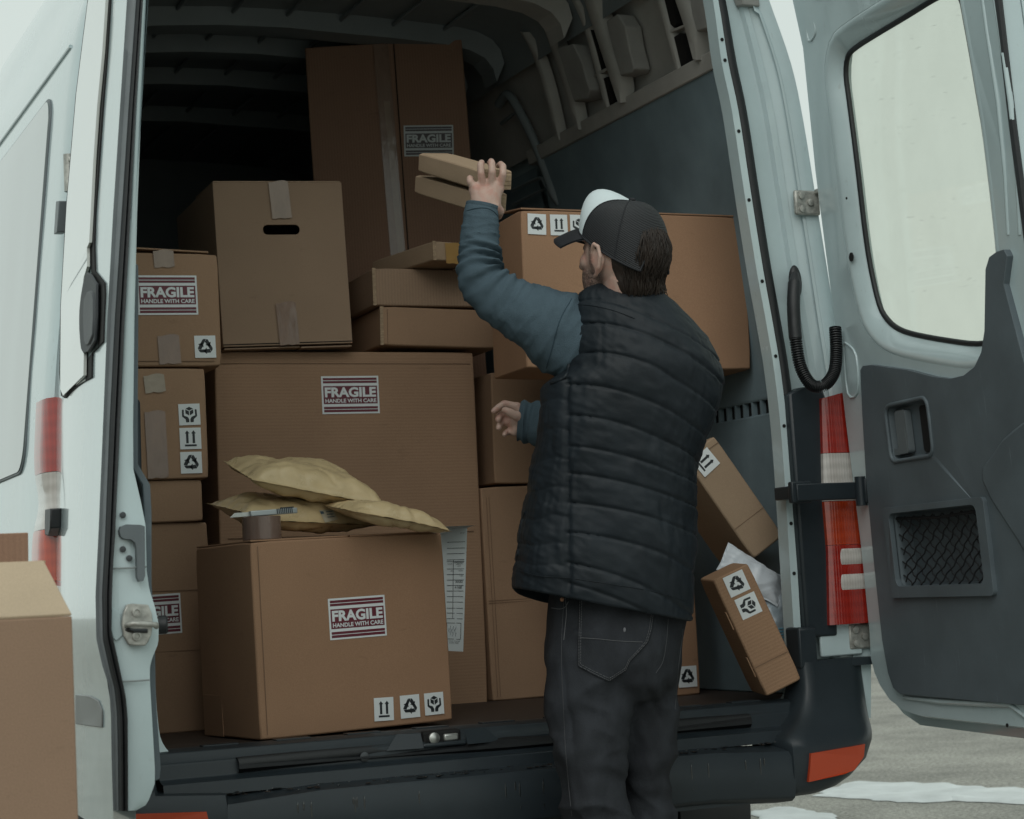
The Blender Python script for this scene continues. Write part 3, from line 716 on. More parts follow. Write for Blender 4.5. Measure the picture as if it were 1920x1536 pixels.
# reveal round the window
b = MB(); b.rings([[DR(a, c_, o) for a, c_ in grow(gl, d)] for d, o in ((.052, -.002), (.044, .002), (.034, -.002), (.020, -.012), (.008, -.022), (.002, -.030), (-.002, -.034))], True)
b.build('window_reveal', PAINT, DOOR_R, smooth=80)
MB().tube([DR(a, c_, -.030) for a, c_ in grow(gl, -.001)], .0065, 8, loop=True).build('window_seal', RUBBER, DOOR_R, smooth=80)
MB().poly(grow(gl, .004), DR, -.038, -.033).build('window_glass', window_glass('clouded_glass', .10, (.975, .985, .945)), DOOR_R, smooth=0)
# outer skin behind, and its visible lower lip and hinge-side lip
out_sk = [(-.012, 2.46), (-.010, 1.9), (-.006, 1.3), (-.004, .82)] + drp([(1640, 1262), (1660, 1300), (1690, 1338), (1722, 1360)], -.05) + [(.5, .585), (.87, .583), (.875, 1.6), (.86, 2.3), (.84, 2.46)]
MB().poly(out_sk, DR, -.075, -.055, [grow(gl, .062)]).build('outer_skin', PAINT, DOOR_R, smooth=30, bev=.006)
edge = [(a, c_) for a, c_ in out_in]
b = MB(); b.rings([[DR(a, c_, o) for a, c_ in grow(edge, d)] for d, o in ((-.001, -.001), (.004, -.010), (.002, -.056))], True); b.build('door_flange', PAINT, DOOR_R, smooth=60)
for pts in ([(1512, -10), (1524, 30), (1530, 60), (1517, 76), (1511, 20)], [(1583, 652), (1590, 646), (1606, 668), (1609, 735), (1590, 738)]):
    q = drp(pts); MB().tube([DR(a, c_, .001) for a, c_ in smoothpoly(q, 3)], .003, 8, loop=True).build('door_pressing', PAINT, DOOR_R, smooth=80)
a, c_ = onDR(1597, 482); MB().lathe([(.0105, 0), (.0105, .002)], DR(a, c_, .0), N_R, 20).build('access_hole_shade', NEAR_BLACK, DOOR_R)  # dark discs stand for the shade in the access holes
a, c_ = onDR(1588, 372); MB().lathe([(.003, 0), (.003, .002)], DR(a, c_, .0), N_R, 10).build('access_hole_shade', NEAR_BLACK, DOOR_R)
# lining
tr = drp([(1614, 694), (1619, 686), (1635, 684), (1700, 693), (1750, 706), (1782, 710), (1808, 704), (1828, 688), (1841, 660), (1847, 620), (1848, 560), (1849, 505), (1856, 482), (1870, 472), (1884, 468), (1890, 480)], .012)
low = drp([(1690, 1302), (1676, 1290), (1666, 1262), (1655, 1200), (1640, 1060), (1625, 900), (1618, 780)], .012)
u1 = .835
trim = tr + [(u1 - .05, 1.50), (u1, 1.30), (u1, .70), (u1 - .02, .662)] + low
TR = MB().poly(trim, DR, -.004, .014, [pocket, grip]).build('door_lining', TRIM, DOOR_R, smooth=30, bev=.006)
# grip recess with lever and slot
def recess(name, outl, depth, m, inset=.006):
    b = MB(); b.rings([[DR(a, c_, o) for a, c_ in grow(outl, d)] for d, o in ((.001, .013), (-.001, .004), (-inset, -depth))], True)
    b.poly(grow(outl, -inset), DR, -depth - .002, -depth); return b.build(name, m, DOOR_R, smooth=50)
recess('grip_recess', grip, .006, TRIM)
MB().tube([DR(a, c_, .014) for a, c_ in grow(grip, .003)], .005, 8, loop=True).build('grip_bezel', TRIM, DOOR_R, smooth=80)
hs = quadDR(1672, 772, 1701, 768, 1704, 852, 1676, 856, .012, 0); MB().poly(hs, DR, -.006, -.003).build('lever_well', NEAR_BLACK, DOOR_R)
lv = quadDR(1681, 770, 1700, 768, 1703, 850, 1684, 852, .008, .01); MB().poly(lv, DR, -.004, .012).build('release_lever', GREYP, DOOR_R, bev=.004)
lv = quadDR(1674, 842, 1701, 838, 1702, 850, 1676, 855, .004, .01); MB().poly(lv, DR, -.004, .008).build('lever_foot', GREYP, DOOR_R, bev=.003)
sl = quadDR(1724, 760, 1741, 758, 1746, 846, 1730, 848, .009, 0); MB().poly(sl, DR, -.006, -.001).build('grip_slot', NEAR_BLACK, DOOR_R)
# pocket: box, rim and diamond net
recess('map_pocket', pocket, .030, TRIM, .004)
po = quadDR(1660, 952, 1850, 932, 1868, 1116, 1677, 1122, .012, .016)
b = MB(); fr = po; 
MB().poly(fr, DR, .010, .024, [pocket]).build('pocket_frame', TRIM, DOOR_R, smooth=30, bev=.005)
NET = mat('net_cord', (.010, .011, .013), .7)
a0, a1 = min(p[0] for p in pocket), max(p[0] for p in pocket); c0, c1 = min(p[1] for p in pocket), max(p[1] for p in pocket)
b = MB(); nu, nv = 9, 5; du = (a1 - a0) / nu; dv = (c1 - c0 - .012) / nv
for sgn in (1, -1):
    for k in range(-nv * 2, nu * 2):
        path = []
        for i in range(nv * 4 + 1):
            t = i / 4
            a = a0 + (k + t * sgn + (0 if sgn == 1 else nv)) * du * .98; c_ = c0 + .002 + t * dv
            a += .12 * du * sin(2 * pi * t) ; 
            if a0 + .001 < a < a1 - .001: path.append(DR(a, c_, .006 - .012 * sin(pi * (a - a0) / (a1 - a0)) * sin(pi * (c_ - c0) / (c1 - c0)) + .001 * sgn))
        if len(path) > 2: b.tube(path, .0019, 6)
net = b.build('pocket_net', NET, DOOR_R, smooth=80); net['kind'] = 'stuff'
MB().tube([DR(a0, c1 - .012, .004), DR((a0 + a1) / 2, c1 - .018, .002), DR(a1, c1 - .012, .004)], .0035, 8).build('net_hem', NET, DOOR_R)
# moulded boss at the free side of the lining
bs = drp([(1840, 900), (1862, 850), (1896, 808), (1950, 800), (1960, 1040), (1920, 1030), (1905, 1010)], .02)
MB().poly(smoothpoly(bs, 3), DR, .008, .022).build('lining_boss', TRIM, DOOR_R, bev=.009)
# lower ledge under the lining
q = drp([(1690, 1308), (1760, 1316), (1840, 1320), (1890, 1322), (1925, 1350)], .008)
MB().tube([DR(a, c_, .002) for a, c_ in q], [.004, .007, .007, .006, .004], 8).build('door_ledge', PAINT, DOOR_R, smooth=80)
a, c_ = onDR(1890, 1360); MB().lathe([(.004, 0), (.004, .002)], DR(a, c_, .001), N_R, 10).build('drain_hole_shade', NEAR_BLACK, DOOR_R)  # dark disc for the shade in the drain
# inner flange beads up the free side
for pts in ([(1838, -30), (1850, 60), (1870, 190), (1884, 330), (1890, 440)], [(1860, -30), (1874, 60), (1892, 190), (1906, 330), (1912, 440)]):
    MB().tube([DR(a, c_, -.003) for a, c_ in drp(pts)], .006, 8).build('door_bead', PAINT, DOOR_R, smooth=80)
MB().tube([DR(.866, z, -.004) for z in (.63, 1.0, 1.4, 1.8, 2.1, 2.4)], .008, 8).build('edge_seal', RUBBER, DOOR_R)

# ---- left door, seen on its edge
HLT = [(.58, .955), (1.0, .952), (1.105, .949), (1.317, .942), (1.423, .935), (1.557, .927), (1.766, .908), (1.995, .882), (2.191, .852), (2.45, .80)]
def xh_l(z): return -lin(HLT, z)
def tabl(pts):  # pixel polyline -> function of y
    P = sorted([(y, x) for x, y in pts]); return lambda y: (lin(P, y) if P[0][0] <= y <= P[-1][0] else (P[0][1] + (P[1][1] - P[0][1]) / (P[1][0] - P[0][0]) * (y - P[0][0]) * .8 if y < P[0][0] else P[-1][1]))
L1 = tabl([(238, 0), (225, 200), (212, 400), (201, 600), (193, 800), (184.6, 1000), (179, 1116), (180.5, 1198), (191.5, 1247), (204, 1286), (208, 1335), (209, 1417), (212, 1521), (213, 1570)])
L2 = tabl([(255, 0), (241, 200), (228, 400), (215, 600), (205, 800), (197, 1000), (191, 1116), (192.5, 1198), (203, 1247), (214, 1290), (219, 1335), (221, 1417), (222, 1521), (222, 1570)])
L3 = tabl([(266, 0), (253, 200), (243.5, 400), (233, 600), (224, 800), (215, 1000), (210.6, 1070), (209, 1116), (208, 1184), (219, 1231), (227, 1269), (235, 1307), (238.5, 1348), (239, 1444), (239, 1526), (239, 1570)])
L4 = tabl([(274, 0), (265, 200), (257, 400), (252, 600), (249.5, 800), (250, 880), (264, 940), (273, 985), (275, 1070), (280, 1105), (291, 1140), (297.6, 1171), (297, 1206), (284.5, 1236), (281, 1252), (281, 1277), (286, 1362), (290.5, 1444), (290, 1471), (276, 1508), (262, 1517), (250, 1522)])
YE = -.83
def edge_pt(Lf, y, v): return onY(Lf(y), y, v)
ys = list(range(-560, 0, 40)) + list(range(0, 1524, 10))
def xf_t():
    P = sorted([(edge_pt(L1, y, YE).z, edge_pt(L1, y, YE).x) for y in list(range(-560, 0, 40)) + list(range(0, 1530, 10))])
    return P
XFT = xf_t()
def xf(z): return lin(XFT, z)
def DL(s, z, off):
    A = Vector((xh_l(z), -.03, z)); B = Vector((xf(z), YE, z)); d = (B - A); n = Vector((d.y, -d.x, 0)).normalized()
    return A + d * s + n * (off + .018 * sin(pi * min(1, max(0, s))) )
def onDL(x, y, off=0.0):
    # solve for (s, z) by Newton
    s, z = .8, onY(x, y, -.6).z
    for _ in range(25):
        P = DL(s, z, off); q = px(P); q1 = px(DL(s + 1e-4, z, off)); q2 = px(DL(s, z + 1e-4, off))
        a, b_, c_, d = (q1[0] - q[0]) / 1e-4, (q2[0] - q[0]) / 1e-4, (q1[1] - q[1]) / 1e-4, (q2[1] - q[1]) / 1e-4
        ex, ey = x - q[0], y - q[1]; det = a * d - b_ * c_
        if abs(det) < 1e-9: break
        ds, dz = (ex * d - b_ * ey) / det, (a * ey - c_ * ex) / det
        s += max(-.2, min(.2, ds)); z += max(-.2, min(.2, dz))
        s = max(-.05, min(1.05, s))
    return (s, z)
b = MB(); zr = [.60 + i * .03 for i in range(62)]
b.rings([[DL(s, z, 0) for s in [i / 24 for i in range(25)]] for z in zr], False)
b.rings([[DL(s, z, -.035) for s in [i / 8 for i in range(9)]] for z in zr], False)
DOOR_L = b.build('rear_door', PAINT, VAN, smooth=60); DOOR_L['label'] = 'left rear door seen on its striker edge'; sub_of(DOOR_L, VAN)
# shut face of the door, built across its edge
def strip(name, fa, va, fb, vb, m, mid=None):
    b = MB(); R = []
    for y in ys:
        A, B = edge_pt(fa, y, va), edge_pt(fb, y, vb); row = [A]
        if mid:
            for t, dv in mid:
                M_ = edge_pt(lambda q: fa(q) + (fb(q) - fa(q)) * t, y, va + (vb - va) * t + dv); row.append(M_)
        row.append(B); R.append(row)
    return b.rings(R, False).build(name, m, DOOR_L, smooth=60)
strip('seal_channel', L1, YE, L2, YE - .004, plastic('channel_grey', (.17, .19, .20), .5), [(.5, .004)])
b = MB(); R = []
for i, y in enumerate(ys):
    A, B = edge_pt(L2, y, YE - .004), edge_pt(L3, y, YE - .004); rib = .0016 if (y // 10) % 2 else 0
    R.append([A.lerp(B, t) + Vector((0, -dv - (rib if .4 < t < .9 else 0), 0)) for t, dv in ((0, 0), (.04, .006), (.2, .012), (.35, .013), (.42, .006), (.5, .008), (.6, .013), (.8, .014), (.95, .008), (1, 0))])
b.rings(R, False).build('edge_seal', RUBBER, DOOR_L, smooth=60)
strip('shut_face', L3, YE - .002, L4, YE + .002, PAINT, [(.3, -.004), (.7, -.004)])
# inner face of the door going back to the hinge
b = MB(); b.rings([[edge_pt(L4, y, YE + .002), edge_pt(L4, y, YE + .002) + Vector((-.004, .03, 0)), Vector((xh_l(edge_pt(L4, y, YE).z) + .045, -.06, edge_pt(L4, y, YE).z))] for y in ys], False); b.build('inner_sheet', PAINT, DOOR_L, smooth=60)
# grey lining peeping past the edge
L5 = [(254, 493), (259, 497), (260, 520), (259, 700), (258.5, 780), (258.5, 870), (281.7, 909), (284.5, 960), (284.5, 1095), (289, 1160), (291, 1225), (292, 1280), (294, 1335), (301.7, 1439), (299.5, 1461), (293, 1464)]
q = [onY(x, y, YE + .035) for x, y in L5]; back = [onY(x - 14, y, YE + .035) for x, y in L5[::-1]]
flat = [(p.x, p.z) for p in q + back]
MB().poly(flat, lambda a, c_, o: Vector((a + max(0, o) * .085 + (.012 if o > .1 else 0), YE + .035 + o, c_)), 0, .55).build('door_lining', TRIM, DOOR_L, smooth=30, bev=.004)
# striker, lever, screws on the shut face
def E(x, y, v=-.84): return onY(x, y, v)
def edge_plate(name, pts, m, v0, v1, bev=.003):
    P = [(E(x, y).x, E(x, y).z) for x, y in pts]
    return MB().poly(P, lambda a, c_, o: Vector((a, o, c_)), v0, v1).build(name, m, DOOR_L, smooth=40, bev=bev)
edge_plate('striker_base', [(236, 1134), (246, 1132), (276, 1134), (283, 1150), (285, 1170), (282, 1190), (276, 1204), (270, 1211), (240, 1210), (230, 1192), (227, 1170), (230, 1148)], DIRTST, -.838, -.848)
b = MB().tube([E(238, 1173, -.846), E(240, 1171, -.862), E(252, 1169, -.868), E(282, 1171, -.868), E(293, 1172, -.862), E(293, 1175, -.85)], .0045, 10); b.build('striker_loop', DIRTST, DOOR_L, smooth=80)
MB().tube([E(236, 1180, -.846), E(250, 1183, -.852), E(276, 1183, -.850)], .0035, 8).build('striker_rib', SCREW, DOOR_L)
for y in (1148, 1193):
    MB().lathe([(.0075, 0), (.0075, .004), (.0045, .0045), (.0035, .002)], E(256, y, -.848), (0, -1, 0), 16).build('striker_screw', DIRTST, DOOR_L)
for x, y in ((230, 966), (230, 1030), (242, 1047)):
    MB().lathe([(.005, 0), (.005, .0022), (.0025, .0025)], E(x, y, -.838), (0, -1, 0), 14).build('edge_screw', SCREW, DOOR_L)
edge_plate('release_lever', [(222, 996), (225, 988), (234, 984), (262, 985), (269, 988), (269.5, 1080), (266, 1090), (259, 1091), (255, 1082), (254, 1030), (251, 1018), (243, 1012), (230, 1011), (224, 1006)], GREYP, -.836, -.850, .004)
edge_plate('striker_pocket', [(211, 1140), (228, 1150), (227, 1170), (231, 1192), (219, 1202), (213, 1196), (209, 1180)], PAINT_IN, -.834, -.8365, .001)
for y in (1064, 1276):
    P = [E(L3(y) + 2, y + 2, -.838), E((L3(y) + L4(y)) / 2, y + 1, -.8425), E(L4(y) - 1, y - 1, -.838)]
    MB().tube(P, .0016, 6).build('shut_face_seam', mat('seam_grey', (.25, .28, .28), .5) if y == 1064 else bpy.data.materials['seam_grey'], DOOR_L)
MB().lathe([(.015, 0), (.015, .012), (.012, .015)], onY(297, 1172, YE + .03), (1, -.25, 0), 16).build('rubber_buffer', RUBBER, DOOR_L)
# window glass, dark border and handle cup on the outer skin
GLASSM = mat('door_glass', (.50, .53, .50), .03, spec=1.0, coat=1.0)
gap = [(205, -4), (205, 0), (199, 100), (191, 200), (184, 300), (177, 400), (175, 460), (176.5, 509), (194, 531), (195, 553), (191.5, 641), (171, 662), (170, 708), (153, 717), (120, 747), (113, 742), (110, 700), (112, 575), (123, 383), (141, 175), (163, 0), (163, -4)]
gls = [(198, -4), (198, 0), (191.5, 100), (182, 200), (175, 300), (170, 400), (167, 455), (163, 464), (163, 500), (157, 520), (151, 570), (149.5, 610), (151, 640), (157, 664), (156.5, 704), (118, 742), (113, 730), (113, 690), (114, 575), (125, 383), (143, 175), (165, 0), (165, -4)]
def dlp(pts, off): return [onDL(x, y, off) for x, y in pts]
gq = dlp(gap, .004); gq = [(gq[0][0] - .02, 2.2)] + gq[1:-1] + [(gq[-1][0] + .03, 2.2)]
MB().poly(gq, DL, -.001, .003).build('glass_border', NEAR_BLACK, DOOR_L, smooth=0)
lq = dlp(gls, .008); lq = [(lq[0][0] - .02, 2.19)] + lq[1:-1] + [(lq[-1][0] + .03, 2.19)]
def cut(poly_, sa, sb):  # subdivide glass into vertical bands so that it follows the bulge
    return poly_
MB().poly(lq, DL, .003, .008).build('window_glass', GLASSM, DOOR_L, smooth=50)
hc = dlp([(163, 510), (180, 529), (182, 545), (179, 640), (157, 662), (151, 640), (149.5, 600), (152, 560)], .008)
o = MB().poly(smoothpoly(hc, 2), DL, .004, .0095).build('door_handle', plastic('handle_black', (.022, .026, .03), .55), DOOR_L, smooth=40, bev=.004)
hc = dlp([(157, 560), (168, 545), (175, 560), (173, 630), (160, 648), (156, 620)], .012)
MB().poly(smoothpoly(hc, 2), DL, .006, .0125).build('handle_grip', plastic('handle_grey', (.05, .056, .062), .5), DOOR_L, smooth=40, bev=.005)
c1 = dlp([(118, 378), (124, 377), (120, 436), (114, 440)], .004)
MB().poly(c1, DL, .0, .018).build('hinge_cover', GREYP, DOOR_L, bev=.002)
c1 = dlp([(100, 955), (111, 953), (110, 990), (106, 1005), (98, 1003)], .004)
MB().poly(c1, DL, .0, .02).build('hinge_cover', RUBBER, DOOR_L, bev=.003)
c1 = dlp([(140, 1302), (166, 1305), (182, 1314), (189, 1332), (189, 1365), (166, 1362), (140, 1358)], .004)
MB().poly(c1, DL, .0, .003).build('grip_recess', plastic('recess_grey', (.20, .21, .21), .4), DOOR_L, bev=.002)

# ================================================================== cartons
def text_mesh(body, bold=.0, key={}):
    k = (body, bold)
    if k in key: return key[k]
    cu = bpy.data.curves.new('lettering', 'FONT'); cu.body = body; cu.offset = bold; cu.resolution_u = 3; cu.fill_mode = 'FRONT'
    o = bpy.data.objects.new('lettering', cu); COL.objects.link(o)
    bpy.context.view_layer.update()
    me = bpy.data.meshes.new_from_object(o.evaluated_get(bpy.context.evaluated_depsgraph_get()))
    bpy.data.objects.remove(o); 
    V = [v.co.copy() for v in me.vertices]; Fc = [tuple(p.vertices) for p in me.polygons]
    x0, x1 = min(v.x for v in V), max(v.x for v in V); y0, y1 = min(v.y for v in V), max(v.y for v in V)
    key[k] = ([((v.x - x0) / (x1 - x0), (v.y - y0) / (y1 - y0)) for v in V], Fc, (x1 - x0) / (y1 - y0)); return key[k]
def text(mb, body, x0, z0, x1, z1, fn, bold=0.0):
    V, Fc, _ = text_mesh(body, bold); mb.add([fn(x0 + (x1 - x0) * a, z0 + (z1 - z0) * b_) for a, b_ in V], Fc)

class Label:
    """a flat print on the front face of a carton: local frame (a right, c up, unit = label width)"""
    def __init__(s, T, quad, y0=-.0028):
        Mi = T.matrix_world.inverted(); loc = []
        nrm = T.matrix_world.to_3x3() @ Vector((0, 1, 0)); o = T.matrix_world @ Vector((0, 0, 0))
        for x, y in quad: loc.append(Mi @ on(x, y, o, nrm))
        tl, tr, br, bl = loc
        s.c = (tl + tr + br + bl) / 4; ux = ((tr - tl) + (br - bl)); uz = ((tl - bl) + (tr - br))
        s.w = ux.length / 2; s.h = uz.length / 2; ang = atan2(ux.z, ux.x); s.ca, s.sa = cos(ang), sin(ang); s.y = y0
    def fn(s, lift=0.0, rot=0):
        cr, sr = cos(radians(rot)), sin(radians(rot))
        def f(a, c_, o=0):
            a, c_ = a * cr - c_ * sr, a * sr + c_ * cr
            return Vector((s.c.x + a * s.ca - c_ * s.sa, s.y - lift - o, s.c.z + a * s.sa + c_ * s.ca))
        return f

def rect(a0, c0, a1, c1): return [(a0, c0), (a1, c0), (a1, c1), (a0, c1)]
def fragile(T, quad, colour=None, white=None):
    L_ = Label(T, quad); colour = colour or MAROON; w, h = L_.w, L_.h; f = L_.fn()
    pl = MB().poly(rect(-w / 2, -h / 2, w / 2, h / 2), f, -.0008, .0).build('fragile_label', white or WHITE, T, smooth=0)
    pl['_o'] = T['_o']; pl['label'] = 'white sticker reading FRAGILE HANDLE WITH CARE'
    g1 = L_.fn(.0004); iw = w * .94
    def bar(c0, c1): MB().poly(rect(-iw / 2, (c0 - .5) * h, iw / 2, (c1 - .5) * h), g1, -.0003, .0).build('stripe', colour, pl, smooth=0)
    for c0, c1 in ((.045, .110), (.128, .190), (.262, .738), (.812, .872), (.890, .952)): bar(c0, c1)
    g2 = L_.fn(.0008); m = MB()
    text(m, 'FRAGILE', -iw * .475, (.438 - .5) * h, iw * .475, (.705 - .5) * h, g2, .040)
    m.build('lettering', white or WHITE, pl, smooth=0); m = MB()
    text(m, 'HANDLE WITH CARE', -iw * .470, (.295 - .5) * h, iw * .475, (.398 - .5) * h, g2, .026)
    m.build('lettering', white or WHITE, pl, smooth=0)
def rot2(pts, a):
    c_, s_ = cos(radians(a)), sin(radians(a)); return [(x * c_ - y * s_, x * s_ + y * c_) for x, y in pts]
REC1 = [(-.56, .22), (-.27, .72), (-.16, .80), (.13, .80), (.02, .62), (-.10, .40), (-.20, .22), (-.30, .06)]
REC2 = [(.19, .80), (.27, .76), (.47, .44), (.60, .52), (.50, .02), (.02, .18), (.14, .25), (-.03, .52)]
def icon(T, quad, kind, rot=0):
    L_ = Label(T, quad); w, h = L_.w, L_.h; f = L_.fn()
    nm = {'recycle': 'recycling_label', 'up': 'this_way_up_label', 'care': 'handle_with_care_label'}[kind]
    pl = MB().poly(rect(-w / 2, -h / 2, w / 2, h / 2), f, -.0008, .0).build(nm, WHITE, T, smooth=0); pl['_o'] = T['_o']
    g1 = L_.fn(.0005, rot); k = min(w, h) * .45; m = MB()
    def P(pts): m.poly([(x * k, y * k) for x, y in pts], g1, -.0003, .0)
    if kind == 'recycle':
        for a in (0, 120, 240):
            P(rot2([(x, y - .0) for x, y in REC1], a)); P(rot2(REC2, a))
    elif kind == 'up':
        P(rect(-.62, -.82, .62, -.62))
        for x in (-.34, .34): P([(x - .13, -.50), (x + .13, -.50), (x + .13, .52), (x + .25, .52), (x, .84), (x - .25, .52), (x - .13, .52)])
    else:
        P([(0, .80), (.40, .60), (0, .40), (-.40, .60)]); P([(-.42, .53), (-.04, .33), (-.04, -.10), (-.42, .12)]); P([(.42, .53), (.04, .33), (.04, -.10), (.42, .12)])
        for s in (1, -1):
            P([(s * x, y) for x, y in [(.06, -.82), (.06, -.50), (.20, -.26), (.52, -.14), (.60, -.10), (.58, .48), (.68, .54), (.78, .48), (.80, -.18), (.74, -.26), (.44, -.50), (.40, -.82)]][::s])
    m.build('symbol', INK, pl, smooth=0)
def tape(T, quad, m=None, name='packing_tape', lift=.0005, over=0.0):
    L_ = Label(T, quad, -.0026); w, h = L_.w, L_.h; f = L_.fn(); n, k = 5, 12; V = []
    b = MB(); R = []
    for i in range(k + 1):
        c_ = -h / 2 + h * i / k; row = []
        for j in range(n + 1):
            a = -w / 2 + w * j / n; e = .0016 * abs(nz((a, c_, L_.c.x), 70, 3)) + .0010 * abs(nz((a * 2, c_, L_.c.z), 160, 8))
            jag = .004 * nz((a, i, 0), 300, 1) if i in (0, k) else 0
            row.append(f(a, c_ + jag, lift + e))
        R.append(row)
    b.rings(R, False); o = b.build(name, m or TAPE, T, smooth=60)
    return o

def grid_box(w, d, h, n=8, bulge=.0022, dent=.0026, seed=0.0):
    me = bmesh.new(); bmesh.ops.create_cube(me, size=1.0)
    bmesh.ops.subdivide_edges(me, edges=me.edges[:], cuts=n, use_grid_fill=True)
    m = MB(); me.verts.ensure_lookup_table()
    for v in me.verts:
        p = v.co; u = [p.x * 2, p.y * 2, p.z * 2]; q = [(p.x + .5) * w, (p.y + .5) * d, (p.z + .5) * h]
        for ax in range(3):
            if abs(abs(u[ax]) - 1) < 1e-5:
                o = [u[i] for i in range(3) if i != ax]; k = (1 - o[0] ** 2) * (1 - o[1] ** 2)
                q[ax] += math.copysign(1, u[ax]) * (bulge * k + dent * k * nz(q, 7, seed + ax * 9))
        # slightly crushed corners
        if all(abs(abs(t) - 1) < 1e-5 for t in u):
            for ax in range(3): q[ax] -= math.copysign(.0012 + .0042 * max(0, nz(q, 9, seed + 3)), u[ax])
        m.v.append(Vector(q))
    m.f = [tuple(v.index for v in f.verts) for f in me.faces]; me.free(); return m
SEED = [0]
def carton(label, org, w, d, h, rz=0, roll=0, m='c', eul=None, body=True, group=None, cat='cardboard box', name='cardboard_box', bulge=.0018):
    M = Matrix.Rotation(radians(rz), 3, 'Z') @ Matrix.Rotation(radians(roll), 3, 'Y')
    if eul: M = Matrix.Rotation(radians(eul[2]), 3, 'Z') @ Matrix.Rotation(radians(eul[1]), 3, 'Y') @ Matrix.Rotation(radians(eul[0]), 3, 'X')
    T = thing(name, label, cat, org, M, group, world=False); T['_s'] = (w, d, h)
    SEED[0] += 3.7
    if body:
        o = grid_box(w, d, h, seed=SEED[0], bulge=bulge).build('carton', CB[m], T, smooth=30, bev=.0036)
    return T
def plate(T, name, m, x0, x1, y0, y1, z0, z1, bev=.001, tilt=None):
    """a board panel in carton space; tilt = (axis, degrees, pivot)"""
    b = MB(); Mx = Matrix.Rotation(radians(tilt[1]), 3, tilt[0]) if tilt else None
    b.box(((x0 + x1) / 2, (y0 + y1) / 2, (z0 + z1) / 2), (x1 - x0, y1 - y0, z1 - z0))
    if tilt:
        pv = Vector(tilt[2]); b.v = [Mx @ (v - pv) + pv for v in b.v]
    return b.build(name, m, T, smooth=0, bev=bev)
def seam(T, name, pts, r=.0009, m=None):
    return MB().tube([Vector(p) for p in pts], r, 5).build(name, m or CREASE_SHADE, T)
def edge_strip(T, w, d, h):
    """raw corrugated edge at the left front corner"""
    b = MB(); n = 16
    for i in range(n):
        b.box((.002 + .0004 * (i % 2), -.0008, h * (i + .5) / n), (.009, .004, h / n * .92))
    b.build('board_edge', CORE, T, smooth=0)

# --- far back: the tall pair
TA = carton('tallest brown carton at the back, its grey FRAGILE sticker just above the raised hand', (.139, 1.42, .658), .464, .36, 1.904, -20, -1.3, 'a')
tape(TA, [(708, 84), (736, 82), (752, 478), (724, 480)], TAPE, lift=.001)
tape(TA, [(728, 190), (738, 190), (752, 478), (738, 480)], TAPEC, lift=.0022)
seam(TA, 'flap_seam', [(.262, -.004, .1), (.262, -.004, 1.90)], .0016, NEAR_BLACK)
fragile(TA, [(757.5, 236), (850, 235), (850.5, 292.5), (757.5, 294)], GREY_PRINT, mat('label_dull', (.55, .58, .58), .5))
TA2 = carton('dark carton standing half hidden behind the tallest one, against the right wall', (.60, 2.05, .658), .20, .3, 1.86, 0, 0, 'a')
# --- left stack, bottom to top
TF = carton('tall carton at the foot of the left stack, its FRAGILE sticker cut by the door', (-.860, .580, .658), .381, .36, .486, 0, .1, 'c')
fragile(TF, [(231, 1119), (337.5, 1112), (341, 1186.5), (235, 1195)])
for z in (.33, .19): seam(TF, 'flute_crease', [(.01, -.0022, z), (.36, -.0022, z - .002)], .0007)
TE = carton('low plain carton in the left stack, right under the one with three symbols', (-.850, .570, 1.145), .359, .33, .098, 0, 0, 'c')
TD = carton('carton with three white symbol stickers in a column beside the left door', (-.853, .56, 1.245), .377, .36, .260, 0, 0, 'c')
icon(TD, [(333.8, 758.4), (373.7, 756.8), (375.5, 796.7), (335.5, 798)], 'care')
icon(TD, [(336, 803), (376, 801.8), (377, 842), (337.3, 843)], 'up')
icon(TD, [(337.3, 848.3), (377, 846.8), (379, 887.5), (338.7, 888.3)], 'recycle')
tape(TD, [(268, 704), (306, 702), (311, 733), (272, 738)], TAPEP)
tape(TD, [(273, 772), (312, 771), (313, 895), (274, 897)])
TC = carton('topmost carton of the left stack with a red FRAGILE sticker and a recycling sticker', (-.852, .56, 1.510), .418, .36, .269, 0, 0, 'c')
fragile(TC, [(257, 517), (369, 517), (370, 590.5), (257, 591)])
icon(TC, [(364, 630), (403.5, 629.5), (404.5, 671), (365, 671.5)], 'recycle')
plate(TC, 'top_flap', CB['c'], .004, .20, .004, .18, .266, .270, tilt=('Y', -2.5, (.004, 0, .266)))
plate(TC, 'top_flap', CB['c'], .20, .397, .004, .18, .2725, .2765, tilt=('Y', 2.0, (.397, 0, .268)))
tape(TC, [(287, 470), (326, 469), (325, 500), (288, 502)], TAPEC); tape(TC, [(296, 630), (336, 628), (338, 681), (297, 683)])
seam(TC, 'flap_seam', [(.0, -.0022, .012), (.401, -.0022, .012)], .0009)
